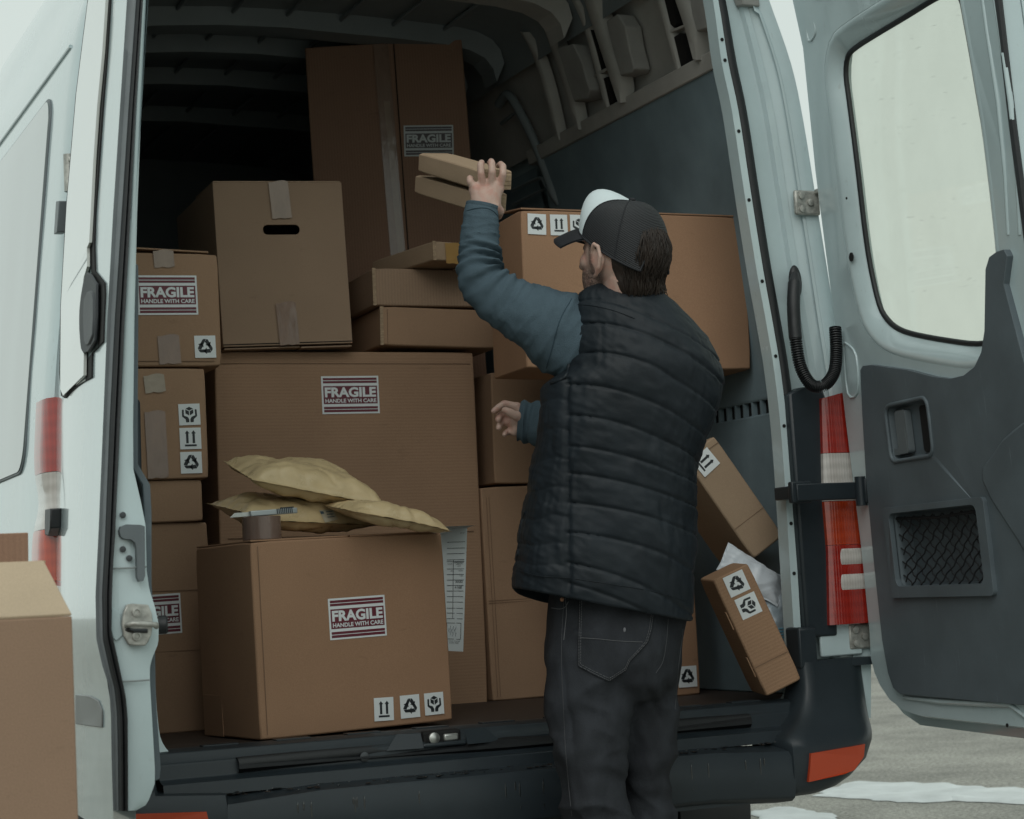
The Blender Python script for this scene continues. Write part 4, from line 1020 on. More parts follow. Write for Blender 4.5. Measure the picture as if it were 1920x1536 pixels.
# --- the big one and what stands on it
TG = carton('widest ribbed carton in the middle with a red FRAGILE sticker near its top', (-.371, .880, .660), .701, .45, .928, -2.7, .5, 'g')
fragile(TG, [(602, 706), (709.5, 705), (710.5, 775), (603.5, 777)])
seam(TG, 'score_line', [(.02, -.0028, .452), (.68, -.0028, .452)], .0011)
seam(TG, 'top_crease', [(.01, -.0012, .897), (.69, -.0012, .897)], .0009)
TB = carton('pale carton with an oval hand hole on top of the widest carton', (-.350, .840, 1.594), .340, .46, .421, -2.9, -1.5, 'b', body=False)
w_, d_, h_ = TB['_s']
q = Label(TB, [(493, 422), (561.5, 421), (562.5, 439.5), (493.5, 440.5)])
hole = [(a, c_) for a, c_ in rrect(q.c.x - q.w / 2, q.c.z - q.h / 2, q.c.x + q.w / 2, q.c.z + q.h / 2, q.h * .48)]
b = MB().poly(rect(0, 0, w_, h_), lambda a, c_, o: Vector((a, -o, c_)), -.006, 0, [hole]); b.build('front_panel', CB['b'], TB, smooth=0, bev=.001)
b = MB(); b.box((.003, d_ / 2 + .003, h_ / 2), (.006, d_ - .006, h_)); b.box((w_ - .003, d_ / 2 + .003, h_ / 2), (.006, d_ - .006, h_)); b.box((w_ / 2, d_ - .003, h_ / 2), (w_ - .012, .006, h_)); b.box((w_ / 2, d_ / 2 + .002, .003), (w_ - .012, d_ - .011, .006)); b.box((w_ / 2, d_ / 2 + .002, h_ - .003), (w_ - .012, d_ - .011, .006))
b.build('carton', CB['b'], TB, smooth=0, bev=.001)
plate(TB, 'bottom_flap', CB['b'], .004, .20, .006, .2, -.007, -.003); plate(TB, 'bottom_flap', CB['b'], .203, w_ - .002, .003, .2, -.009, -.005)
seam(TB, 'flap_seam', [(.0, -.001, .005), (w_, -.001, .005)], .0012, NEAR_BLACK)
plate(TB, 'top_flap', CB['b'], .002, w_ - .002, .003, .22, h_ + .0005, h_ + .005, tilt=('X', .8, (0, .003, h_)))
tape(TB, [(505, 341.5), (543, 340.5), (542, 408), (507, 411)], TAPEC, lift=.002); tape(TB, [(519, 569), (556, 567), (558, 645), (521, 648)], TAPE, lift=.002)
TI = carton('lower of the two flat cartons lying right of the hand-hole carton', (.074, .840, 1.600), .326, .40, .102, -2.1, 1.8, 'c')
edge_strip(TI, *TI['_s']); seam(TI, 'score_line', [(.018, -.002, .004), (.018, -.002, .096)], .0006)
TJ = carton('upper of the two flat cartons, upright ribbed, with a thin one on top', (.060, .842, 1.7045), .330, .38, .099, -2.5, .6, 'v')
edge_strip(TJ, *TJ['_s'])
TK = carton('thin pale carton with a yellow taped end lying on the flat cartons beside the sleeve', (.186, .722, 1.806), .135, .32, .050, 9.8, 0, 'k')
edge_strip(TK, *TK['_s'])
tape(TK, [(834, 456.5), (868, 458), (868, 495), (834, 494)], mat('yellow_tape', (.42, .25, .085), .35, noise_amt=.1), lift=.0015)
# --- front carton on the sill
TH = carton('big front carton at the sill edge with three symbol stickers along its bottom', (-.519, .075, .661), .460, .318, .415, 6.5, -.8, 'm')
fragile(TH, [(614.5, 1123), (720.5, 1115.5), (723.5, 1191.5), (617.5, 1201)])
icon(TH, [(700.3, 1309), (736, 1307), (738, 1350), (701, 1353)], 'up'); icon(TH, [(749, 1304.7), (785, 1301.5), (786.5, 1344), (750.5, 1348)], 'recycle'); icon(TH, [(794.5, 1300.5), (830, 1297), (831.5, 1338), (796, 1342)], 'care')
seam(TH, 'score_line', [(.016, -.002, .01), (.016, -.002, .405)], .0007)
plate(TH, 'top_flap', CB['m'], .002, .23, .003, .313, .4155, .419); plate(TH, 'top_flap', CB['m'], .235, .458, .003, .313, .4155, .419)
plate(TH, 'side_flap', CB['m'], -.002, .0, .20, .31, .0, .09)
# --- right of the middle
TP = carton('tall upright carton standing on the hold floor left of the man', (.339, .84, .658), .36, .40, .562, 0, -.4, 'c')
for x in (.014, .022): seam(TP, 'score_line', [(x, -.0022, .01), (x, -.0022, .535)], .0006)
seam(TP, 'score_line', [(.004, -.0024, .262), (.34, -.0024, .262)], .0006); seam(TP, 'score_line', [(.004, -.0024, .256), (.34, -.0024, .256)], .0006)
TO = carton('plain carton behind the open hand, on top of the tall upright carton', (.385, .86, 1.2305), .34, .38, .299, -.7, 1.2, 'c')
TM = carton('wide carton behind the cap with symbol stickers in a row along its top edge', (.254, .33, 1.476), .601, .24, .387, -4.2, 1.0, 'm')
icon(TM, [(988.6, 400.6), (1023, 402.5), (1023.5, 441), (989, 439)], 'recycle'); icon(TM, [(1030.8, 402.5), (1063, 403.5), (1063.6, 442), (1031.6, 441.6)], 'up'); icon(TM, [(1068, 403), (1101, 404), (1102, 443), (1069, 442)], 'care')
fragile(TM, [(1148, 512), (1240.5, 513), (1241.5, 577), (1149, 576)])
plate(TM, 'top_flap', CB['m'], .0, .603, .0, .14, .3875, .3915, tilt=('X', 7, (0, 0, .3805)))
plate(TM, 'top_flap', CB['m'], .44, .598, .145, .235, .3885, .3925, tilt=('Y', 7, (.598, 0, .3885)))
TQ = carton('upright carton half hidden behind the jeans with a recycling sticker at its foot', (.49, .47, .658), .266, .19, .43, 0, 0, 'm')
TQ2 = carton('plain carton almost wholly hidden behind the back of the man', (.47, .45, 1.0895), .21, .18, .385, 0, 0, 'c')
icon(TQ, [(1270, 1250), (1305, 1248), (1306, 1287), (1272, 1290)], 'recycle')
# --- toppled ones by the right wall
TR_ = carton('upper toppled carton leaning against the right wall with a this-way-up sticker', (.7558, .1686, .9906), .099, .2, .295, m='k', eul=(-4.6, -32.2, -4.5))
icon(TR_, [(1325.6, 840), (1350.4, 870.4), (1320, 894), (1295, 864)], 'up', -0)
seam(TR_, 'score_line', [(.002, -.002, .085), (.097, -.002, .085)], .0006); seam(TR_, 'score_line', [(.002, -.002, .278), (.097, -.002, .278)], .0008)
TS = carton('lower toppled carton tilting over the sill with recycling and handling stickers', (.659, -.012, .6725), .0918, .136, .2935, m='s', eul=(2.5, -22.5, -16.7))
icon(TS, [(1354, 1084.5), (1390.5, 1067.4), (1407, 1104), (1371, 1121)], 'recycle', -10); icon(TS, [(1376, 1125.7), (1413, 1108.5), (1429, 1146), (1393, 1163)], 'care', -90)
seam(TS, 'score_line', [(.002, -.0024, .072), (.091, -.0024, .072)], .0009)
plate(TS, 'tuck_flap', CB['s'], -.004, -.001, .006, .02, .05, .10); plate(TS, 'tuck_flap', CB['s'], -.004, -.001, .006, .02, .17, .215)
# --- the two held boxes
def held(label, org, w, d, h, eul):
    T = carton(label, org, w, d, h, m='k', eul=eul, bulge=.0008)
    b = MB(); n = 6
    for i in range(3): b.box((w * .5 + .001 * (i - 1), -.0022 - .0018 * i, h * (.2 + .22 * i)), (w * (.96 - .05 * i), .0022, h * .34))
    b.build('end_flap', CORE, T, smooth=0, bev=.0008)
    return T
held('upper of the two slim boxes gripped in the raised hand', (-.0767, -.196, 1.7891), .077, .341, .042, (18.8, -2.1, .4))
held('lower of the two slim boxes gripped in the raised hand', (-.0700, -.141, 1.7555), .080, .337, .041, (18.2, -.6, .5))
# --- foreground box beside the left door
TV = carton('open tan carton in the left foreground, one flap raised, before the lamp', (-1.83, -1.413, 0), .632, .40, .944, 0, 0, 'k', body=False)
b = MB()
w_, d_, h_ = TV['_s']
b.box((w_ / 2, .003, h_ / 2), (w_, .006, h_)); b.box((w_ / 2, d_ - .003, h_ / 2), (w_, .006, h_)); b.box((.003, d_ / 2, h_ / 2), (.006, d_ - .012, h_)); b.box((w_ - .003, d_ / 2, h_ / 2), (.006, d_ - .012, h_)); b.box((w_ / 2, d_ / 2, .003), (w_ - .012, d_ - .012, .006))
b.build('carton', cardboard('board_shade', (.265, .175, .12)), TV, smooth=0, bev=.002)  # darker board stands for shade on the carton walls
fl = MB().poly([(0, 0), (w_, 0), (w_ - .003, .178), (.003, .180)], lambda a, c_, o: Vector((a, .003 + c_ * .91 + o * .41, h_ + c_ * .41 - o * .91)), -.004, 0); fl.build('front_flap', cardboard('board_lit', (.43, .335, .235)), TV, smooth=0, bev=.0015)  # paler board stands for light on the raised flap
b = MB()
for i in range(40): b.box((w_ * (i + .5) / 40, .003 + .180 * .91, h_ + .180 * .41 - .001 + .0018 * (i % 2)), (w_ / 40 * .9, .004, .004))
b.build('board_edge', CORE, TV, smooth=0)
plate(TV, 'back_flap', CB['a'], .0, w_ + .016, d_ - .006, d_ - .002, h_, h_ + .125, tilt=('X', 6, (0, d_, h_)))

# ================================================================== mailers, tape, knife, papers
def mailer_mat(name, col):
    m = mat(name, col, .30, spec=.6, noise_amt=.10, noise_scale=16, bump=.45, bump_scale=38); return m
MAIL = mailer_mat('padded_kraft', (.60, .465, .265)); POLY = mailer_mat('poly_white', (.62, .67, .72))
def mailer(name, label, c, w, d, t, eul, m, seed, lift=None, cat='padded envelope', group=None):
    M = Matrix.Rotation(radians(eul[2]), 3, 'Z') @ Matrix.Rotation(radians(eul[1]), 3, 'Y') @ Matrix.Rotation(radians(eul[0]), 3, 'X')
    T = thing(name, label, cat, c, M, group, world=False); nu, nv = 72, 48; b = MB()
    def prof(s): s = min(1, abs(s) * 1.05); return max(0, 1 - s ** 3.6) ** .62
    for side in (1, -1):
        R = []
        for i in range(nv + 1):
            v = -1 + 2 * i / nv; row = []
            for j in range(nu + 1):
                u = -1 + 2 * j / nu; k = prof(u) * prof(v)
                z = t * .5 * k * (1.0 if side > 0 else .75)
                p = (u * w / 2, v * d / 2, seed)
                z += t * .22 * k * nz(p, 9, seed) + .0035 * nz(p, 38, seed + 4) * min(1, k * 3 + .25)
                # radial puckers near the seams
                ed = 1 - k; ang = atan2(v, u); z += .0016 * ed * (1 - abs(ed - .6)) * sin(ang * 15 + seed + 5 * nz(p, 9, 2)) + .004 * max(0, nz((p[0] * 3, p[1], 0), 11, seed)) * k
                z = z if side > 0 else -z * .8
                sh = 1 - .05 * k
                dr = lift(u, v) if lift else 0
                cr = max(0, 1 - abs(nz((p[0] + .3 * p[1], p[1] * .6, 0), 8, seed)) * 9) + .7 * max(0, 1 - abs(nz((p[0] - p[1], p[1], 0), 13, seed + 3)) * 7); z -= side * .0042 * cr * min(1, k * 2.5)
                row.append(Vector((u * w / 2 * sh + .005 * nz(p, 20, 7), v * d / 2 * sh + .005 * nz(p, 20, 11), z + dr + .0006 * side * min(1, k * 8))))
            R.append(row)
        b.rings(R, False)
    b.build('envelope', m, T, smooth=80); return T
T1 = mailer('padded_envelope', 'top padded envelope of the pile, plump and undented, on the front carton', PT(572, 907, 4.40), .325, .235, .098, (15, 12, 3), MAIL, 2.0)
T2 = mailer('padded_envelope', 'lower padded envelope with a small address sticker behind the tape roll', PT(548, 970, 4.41), .335, .24, .092, (9, 4, 7), MAIL, 5.0, lambda u, v: .014 * max(0, -u - .5) * 2)
T3 = mailer('padded_envelope', 'flat padded envelope drooping over the right corner of the front carton', PT(728, 970, 4.31), .240, .19, .058, (8, 11, 4), MAIL, 9.0, lambda u, v: -.006 * max(0, u) ** 2)
bpy.context.view_layer.update()
def stick_on(T, name, m, pts, lift):
    o = [c for c in T.children if c.name.startswith('envelope')][0]; Mw = T.matrix_world; Mi = Mw.inverted()
    bv = BVHTree.FromPolygons([tuple(Mw @ v.co) for v in o.data.vertices], [tuple(p.vertices) for p in o.data.polygons]); n = 6; R = []
    for i in range(n + 1):
        row = []
        for k in range(n + 1):
            a = Vector((*pts[0], 0)).lerp(Vector((*pts[1], 0)), k / n); b_ = Vector((*pts[3], 0)).lerp(Vector((*pts[2], 0)), k / n); q = a.lerp(b_, i / n)
            d = ray(q.x, q.y).normalized(); h = bv.ray_cast(CAM, d)
            if h[0] is None: return
            row.append(Mi @ (h[0] - d * lift))
        R.append(row)
    MB().rings(R, False).build(name, m, T, smooth=60)
STK = mat('sticker_kraft', (.50, .46, .36), .5); INKB = mat('blue_ink', (.05, .09, .13), .5)
stick_on(T2, 'address_sticker', STK, [(598, 957), (624, 955), (634, 974), (610, 980)], .002)
stick_on(T2, 'print_line', INKB, [(600, 959), (606, 958.5), (608, 963), (602, 964)], .0035)
for k in range(3): stick_on(T2, 'print_line', INKB, [(611 + k * 1.6, 959 + k * 5), (623 + k * 2, 958 + k * 5), (623.5 + k * 2, 959.3 + k * 5), (611.5 + k * 1.6, 960.4 + k * 5)], .0035)
mailer('poly_mailer', 'white plastic mailer wedged behind the lower toppled carton', PT(1411, 1078, 4.70), .170, .085, .040, (62, 34, -16), POLY, 12.0, None, 'mailer bag')
TU = mailer('plastic_bag', 'grey plastic bag with blue stripes by the right wall behind the toppled carton', PT(1448, 1172, 4.69), .11, .16, .04, (84, -2, -18), mailer_mat('bag_grey', (.30, .36, .40)), 15.0, None, 'plastic bag')
b = MB()
for k in range(8): b.box((.018, -.012 - k * .007, .018), (.055, .003, .010))
b.build('stripe', mat('stripe_blue', (.10, .27, .36), .4), TU, smooth=0)
# parcel tape roll
c = TH.matrix_world @ Vector((.036, .048, .4195))
TT = thing('tape_roll', 'brown parcel tape roll on the front carton under the knife', 'tape roll', c)
MB().lathe([(.026, 0), (.0405, 0), (.0415, .001), (.0415, .049), (.0405, .050), (.026, .050), (.026, 0)], c + Vector((.012, 0, 0)), (0, 0, 1), 48, False).build('tape', tape_mat('roll_brown', (.175, .118, .095), .25), TT, smooth=40)
MB().lathe([(.0255, -.0005), (.0255, .0505), (.0235, .0505), (.0235, -.0005), (.0255, -.0005)], c + Vector((.012, 0, 0)), (0, 0, 1), 40, False).build('core', CB['k'], TT, smooth=40)
# snap-off knife
KM = Matrix.Rotation(radians(3), 3, 'Z') @ Matrix.Rotation(radians(-2.5), 3, 'Y')
kc = c + Vector((.035, 0, .0585))
TKN = thing('utility_knife', 'silver snap-off knife lying across the tape roll', 'knife', kc, KM, None, world=False)
MB().poly([(-.05, -.0085), (.052, -.0095), (.058, -.006), (.058, .006), (.052, .0095), (-.05, .0085)], lambda a, c_, o: Vector((a, c_, o)), -.006, .006).build('handle', mat('knife_grey', (.42, .46, .47), .3, metal=.3, noise_amt=.1), TKN, bev=.002)
MB().poly([(-.094, -.0045), (-.05, -.0045), (-.05, .0045), (-.083, .0045)], lambda a, c_, o: Vector((a, o, c_)), -.0003, .0003).build('blade', STEEL, TKN, smooth=0)
b = MB()
for k in range(9): b.box((.010 + k * .0042, -.0085, .001), (.0018, .004, .011))
b.build('grip_ridge', BLACK, TKN, smooth=0)
MB().box((.036, 0, .007), (.03, .007, .004)).build('slider', BLACK, TKN, bev=.001)
# waybill draped over the back of the front carton
def sheet_pts():
    rows = []
    tl, tr = onY(800, 993, .435), onY(876, 990, .435); bl, br = onY(800, 1219, .442), onY(868.5, 1222, .442)
    for i in range(13):
        t = i / 12; rows.append([tl.lerp(tr, s).lerp(bl.lerp(br, s), t) + Vector((0, -.010 * sin(pi * s) * t, 0)) for s in (0, .25, .5, .75, 1)])
    return rows
SR = sheet_pts(); TW = thing('waybill_sheet', 'white printed waybill hanging down behind the front carton', 'paper', SR[0][0])
top = [[Vector((p.x - .02, p.y - .10, 1.0845)) for p in SR[0]], [Vector((p.x, p.y - .012, 1.0845)) for p in SR[0]]]
top = [[p + Vector((0, 0, .001 + SR[0][0].z - 1.0845 + .001)) for p in r] for r in top]
MB().rings(top + SR, False).build('sheet', PAPER, TW, smooth=60)
def sh(s, t):
    i = min(11, int(t * 12)); f = t * 12 - i; k = min(3, int(s * 4)); g = s * 4 - k
    a = SR[i][k].lerp(SR[i][k + 1], g); b_ = SR[i + 1][k].lerp(SR[i + 1][k + 1], g); return a.lerp(b_, f) + Vector((-.0004, -.0012, 0))
ruled = MB()
for t in (.11, .16, .205, .255, .27, .33, .375, .42, .465, .51, .555, .60, .65, .69, .735): ruled.add([sh(.5, t), sh(.95, t), sh(.95, t + .004), sh(.5, t + .004)], [(0, 1, 2, 3)])
for s, t0, t1 in ((.66, .255, .735), (.5, .77, .90), (.9, .77, .90)): ruled.add([sh(s, t0), sh(s + .012, t0), sh(s + .012, t1), sh(s, t1)], [(0, 1, 2, 3)])
for t in (.77, .90): ruled.add([sh(.5, t), sh(.9, t), sh(.9, t + .004), sh(.5, t + .004)], [(0, 1, 2, 3)])
ruled.build('ruled_line', INK, TW, smooth=0)
pr = MB()
def tx(body, s0, t0, s1, t1): text(pr, body, s0, t1, s1, t0, lambda a, c_: sh(a, c_) + Vector((0, -.0006, 0)), .0)
tx('Объявленная', .69, .272, .94, .283); tx('ценность,', .73, .287, .91, .298); tx('руб.', .78, .302, .86, .312)
tx('100,00', .80, .342, .92, .352); tx('1,00', .84, .385, .92, .396); tx('3000', .72, .425, .92, .445); tx('4168', .70, .470, .90, .492)
tx('№ 107', .83, .035, .93, .045); tx('Кол-во', .52, .285, .63, .295); tx('10', .60, .342, .64, .352)
tx('подпись оператора', .55, .915, .88, .924); tx('и оттиск печати', .58, .929, .84, .938)
pr.build('print', INK, TW, smooth=0)
sg = MB(); 
for k in range(3):
    sg.tube([sh(.58 + .08 * k + .03 * sin(i * 1.1), .87 - .07 * (i / 8) + .012 * sin(i * 2.3 + k)) + Vector((0, -.0006, 0)) for i in range(9)], .0004, 4)
sg.build('signature', mat('pen_ink', (.05, .07, .12), .5), TW)

# ================================================================== the man
FH = Vector((sin(YAW), cos(YAW), 0)); RH = Vector((cos(YAW), -sin(YAW), 0)); UP = Vector((0, 0, 1))
D0 = 4.02
foot = PT(1150, 1100, D0); foot.z = 0
MAN = thing('person', 'man in black quilted vest and black white-fronted cap reaching up with two slim boxes', 'person', foot)

def evaluated(mb, mods):
    me = bpy.data.meshes.new('tmp'); me.from_pydata([tuple(p) for p in mb.v], [], mb.f)
    o = bpy.data.objects.new('tmp', me); COL.objects.link(o)
    for kind, kw in mods:
        m_ = o.modifiers.new('m', kind)
        for k, v in kw.items(): setattr(m_, k, v)
    bpy.context.view_layer.update()
    r = bpy.data.meshes.new_from_object(o.evaluated_get(bpy.context.evaluated_depsgraph_get()))
    bpy.data.objects.remove(o)
    out = MB(); out.v = [v.co.copy() for v in r.vertices]; out.f = [tuple(p.vertices) for p in r.polygons]
    bpy.data.meshes.remove(r); bpy.data.meshes.remove(me); return out
def fused(mb, voxel, it=6, fac=.5):
    return evaluated(mb, [('REMESH', dict(mode='VOXEL', voxel_size=voxel)), ('SMOOTH', dict(iterations=it, factor=fac))])
def normals(m):
    N = [Vector() for _ in m.v]
    for f in m.f:
        n = (m.v[f[1]] - m.v[f[0]]).cross(m.v[f[2]] - m.v[f[0]])
        if len(f) > 3: n += (m.v[f[2]] - m.v[f[0]]).cross(m.v[f[3]] - m.v[f[0]])
        for i in f: N[i] += n
    return [n.normalized() if n.length else n for n in N]

SKIN = mat('skin', (.50, .345, .285), .5, spec=.4, noise_amt=.10, noise_scale=30, bump=.25, bump_scale=350)
def blotches(m):
    n = m.node_tree; b = n.nodes['Principled BSDF']; L = n.links; s0 = b.inputs['Base Color'].links[0].from_socket
    tc = n.nodes.new('ShaderNodeTexCoord'); t = n.nodes.new('ShaderNodeTexNoise'); t.inputs['Scale'].default_value = 48; t.inputs['Detail'].default_value = 4; L.new(tc.outputs['Object'], t.inputs['Vector'])
    r = n.nodes.new('ShaderNodeMapRange'); r.inputs['From Min'].default_value = .45; r.inputs['From Max'].default_value = .7; r.inputs['To Max'].default_value = .8; L.new(t.outputs['Fac'], r.inputs['Value'])
    x = n.nodes.new('ShaderNodeMix'); x.data_type = 'RGBA'; L.new(r.outputs[0], x.inputs['Factor']); L.new(s0, x.inputs['A']); x.inputs['B'].default_value = (.48, .25, .20, 1); L.new(x.outputs['Result'], b.inputs['Base Color'])
blotches(SKIN)
SKIN.node_tree.nodes['Principled BSDF'].inputs['Subsurface Weight'].default_value = .12
SKIN.node_tree.nodes['Principled BSDF'].inputs['Subsurface Radius'].default_value = (.012, .005, .003)
VEST = mat('vest_nylon', (.0115, .0165, .0215), .56, spec=.28, noise_amt=.2, noise_scale=9, bump=.12, bump_scale=260)
FLEECE = mat('fleece', (.072, .106, .130), .92, spec=.15, noise_amt=.12, noise_scale=14, bump=.7, bump_scale=420)
DENIM = mat('denim', (.028, .031, .0365), .85, spec=.2, noise_amt=.45, noise_scale=11, bump=.5, bump_scale=500, stretch=(1, 1, .5))
THREAD = mat('thread', (.115, .118, .125), .8)
mat('thread_dim', (.055, .058, .064), .8)
HAIR = mat('hair', (.022, .014, .010), .55, spec=.4, noise_amt=.4, noise_scale=60, bump=.8, bump_scale=160, stretch=(1, 1, .15))
CAPB = mat('cap_mesh', (.012, .013, .015), .6, noise_amt=.2, noise_scale=12)
def mesh_weave(m):
    n = m.node_tree; b = n.nodes['Principled BSDF']; L = n.links; tc = n.nodes.new('ShaderNodeTexCoord')
    mp = n.nodes.new('ShaderNodeMapping'); mp.inputs['Rotation'].default_value = (.2, .3, -.35); L.new(tc.outputs['Object'], mp.inputs['Vector'])
    wz = n.nodes.new('ShaderNodeTexWave'); wz.bands_direction = 'Z'; wz.inputs['Scale'].default_value = 95; L.new(mp.outputs['Vector'], wz.inputs['Vector'])
    bp = n.nodes.new('ShaderNodeBump'); bp.inputs['Strength'].default_value = .9; bp.inputs['Distance'].default_value = .0015; L.new(wz.outputs['Fac'], bp.inputs['Height']); L.new(bp.outputs['Normal'], b.inputs['Normal'])
    r = n.nodes.new('ShaderNodeValToRGB'); r.color_ramp.elements[0].color = (.006, .006, .007, 1); r.color_ramp.elements[1].color = (.034, .037, .042, 1); L.new(wz.outputs['Fac'], r.inputs['Fac']); L.new(r.outputs['Color'], b.inputs['Base Color'])
mesh_weave(CAPB)
CAPD = mat('cap_brim', (.012, .013, .017), .75, noise_amt=.15, noise_scale=20, bump=.3, bump_scale=400)
CAPW = mat('cap_white', (.62, .70, .72), .8, noise_amt=.04, bump=.3, bump_scale=300)

# ---- head frame: looks to the left of the picture and into the hold
HC = PT(1171, 462, 3.99)
a_ = radians(46); hf = (-RH * cos(a_) + FH * sin(a_)); hl = UP.cross(hf); pt_ = radians(9)
hx = (hf * cos(pt_) + UP * sin(pt_)).normalized(); hz = hx.cross(hl).normalized(); hy = hl.normalized()
# lean of the head towards the raised side, as the picture rolls
def HD(x, y, z): return HC + hx * x + hy * y + hz * z

# ---- one continuous body
B = MB()
B.ell(HD(-.004, 0, -.012), (hx * .093, hy * .075, hz * .092), 28, 20)
B.ell(HD(.040, 0, -.062), (hx * .054, hy * .056, hz * .066), 20, 14)
B.ell(HD(.066, 0, -.100), (hx * .026, hy * .030, hz * .024))
B.cone(HD(.084, 0, .006), .009, HD(.108, 0, -.040), .012); B.ell(HD(.100, .012, -.042), (hx * .012, hy * .010, hz * .009)); B.ell(HD(.100, -.012, -.042), (hx * .012, hy * .010, hz * .009))
B.cone(HD(.080, .022, -.068), .007, HD(.080, -.022, -.068), .007); B.cone(HD(.076, .02, -.078), .008, HD(.076, -.02, -.078), .008)
B.cone(HD(.074, .044, .014), .008, HD(.082, -.0, .012), .009); B.cone(HD(.074, -.044, .014), .008, HD(.082, 0, .012), .009)
for s in (1, -1):
    B.ell(HD(.056, s * .038, -.034), (hx * .024, hy * .022, hz * .022)); B.ell(HD(.072, s * .032, -.006), (hx * .010, hy * .012, hz * .009))
    # ear: bowl plus rim
    e0 = HD(-.004, s * .078, -.034)
    B.ell(e0, (hx * .016, hy * .006, hz * .028), 16, 10)
    rim = [HD(.012, s * .079, -.040), HD(.012, s * .083, -.016), HD(.002, s * .088, -.003), HD(-.014, s * .092, -.008), HD(-.021, s * .092, -.028), HD(-.015, s * .088, -.050), HD(-.002, s * .081, -.064), HD(.006, s * .078, -.068)]
    for p, q in zip(rim, rim[1:]): B.cone(p, .0045, q, .0048, 8)
neck0 = HD(-.022, 0, -.070); neck1 = PT(1190, 590, D0 + .02)
B.cone(neck0, .060, neck1, .072, 16)
# torso, hips, legs under the clothes
B.cone(PT(1190, 600, D0 + .02), .07, PT(1190, 700, D0 + .02), .115, 16); B.cone(PT(1190, 690, D0 + .02), .11, PT(1170, 900, D0 + .02), .105, 16); B.cone(PT(1170, 900, D0 + .02), .105, PT(1150, 1120, D0 + .02), .10, 16)
LEG_L = [(1102, 1180, D0 + .0), (1106, 1320, D0 - .01), (1108, 1500, D0 - .01), (1116, 1700, D0 + .0), (1118, 1905, D0 + .03)]
LEG_R = [(1216, 1180, D0 + .06), (1216, 1320, D0 + .08), (1212, 1500, D0 + .10), (1214, 1700, D0 + .11), (1216, 1880, D0 + .14)]
for LG in (LEG_L, LEG_R):
    R_ = (.066, .055, .042, .036, .032) if LG is LEG_L else (.058, .046, .036, .032, .028)
    for i in range(4): B.cone(PT(*LG[i]), R_[i], PT(*LG[i + 1]), R_[i + 1], 14)
B.cone(PT(1150, 1120, D0 + .02), .10, PT(*LEG_L[0]), .075, 14); B.cone(PT(1150, 1120, D0 + .02), .10, PT(*LEG_R[0]), .075, 14)
# left arm, raised
WL = PT(908, 394, 4.085); EL = PT(908, 540, 4.03); SL = PT(1078, 620, D0)
B.cone(PT(1170, 660, D0), .08, SL, .046, 14); B.cone(SL, .044, EL, .028, 14); B.cone(EL, .026, WL, .022, 14)
def chain(pts, rs):
    P = [PT(*p) for p in pts]
    for i in range(len(P) - 1): B.cone(P[i], rs[i], P[i + 1], rs[i + 1], 10)
# left hand: back towards us, fingers over the top of the slim boxes
for kx, ky, r in ((889, 357, .0120), (904, 352, .0128), (921, 351, .0130), (935, 354, .0124)):
    B.cone(WL, .021, PT(kx, ky, 4.092), r, 12)
B.cone(PT(897, 380, 4.086), .018, PT(893, 354, 4.088), .013); B.cone(PT(925, 380, 4.088), .018, PT(930, 350, 4.090), .013)
chain([(905, 350, 4.090), (902, 325, 4.080), (901, 309, 4.086), (903, 305, 4.108), (903, 308, 4.145)], [.0098, .0080, .0078, .0072, .0062])
chain([(921, 349, 4.090), (923, 322, 4.078), (922, 306, 4.086), (921, 303, 4.108), (918, 306, 4.150)], [.0100, .0082, .0080, .0074, .0064])
chain([(936, 352, 4.092), (943, 327, 4.082), (943, 312, 4.090), (939, 308, 4.112), (934, 311, 4.150)], [.0098, .0080, .0078, .0072, .0062])
chain([(888, 352, 4.090), (882, 341, 4.086), (881, 335, 4.094), (884, 336, 4.116)], [.0098, .0082, .0078, .0064])
chain([(926, 388, 4.085), (936, 396, 4.100), (934, 404, 4.125), (924, 405, 4.150)], [.016, .0115, .0100, .0085])
# right forearm and open hand in front of the body
WR = PT(990, 789, 4.26); ER = PT(1150, 830, 4.20)
B.cone(PT(1250, 660, D0 + .02), .06, ER, .036, 14); B.cone(ER, .034, WR, .024, 14)
for kx, ky, kd, r in ((969, 764, 4.255, .0120), (967, 778, 4.262, .0125), (965, 794, 4.264, .0120), (965, 809, 4.262, .0110)):
    B.cone(WR, .020, PT(kx, ky, kd), r, 12)
chain([(969, 763, 4.255), (946, 757, 4.255), (934, 764, 4.250), (926, 771, 4.244)], [.0100, .0084, .0078, .0068])
chain([(967, 778, 4.264), (946, 774, 4.272), (936, 780, 4.262), (934, 787, 4.244)], [.0098, .0084, .0080, .0072])
chain([(965, 794, 4.266), (946, 791, 4.272), (937, 796, 4.262), (935, 802, 4.244)], [.0096, .0082, .0078, .0070])
chain([(965, 809, 4.262), (955, 808, 4.268), (948, 812, 4.258), (946, 815, 4.246)], [.0088, .0076, .0070, .0062])
chain([(984, 786, 4.235), (966, 779, 4.222), (955, 773, 4.218), (947, 769, 4.218)], [.0150, .0108, .0094, .0078])
body = fused(B, .0027, 4, .5)
BODY = body.build('body', SKIN, MAN, smooth=80); BODY['_o'] = MAN['_o']
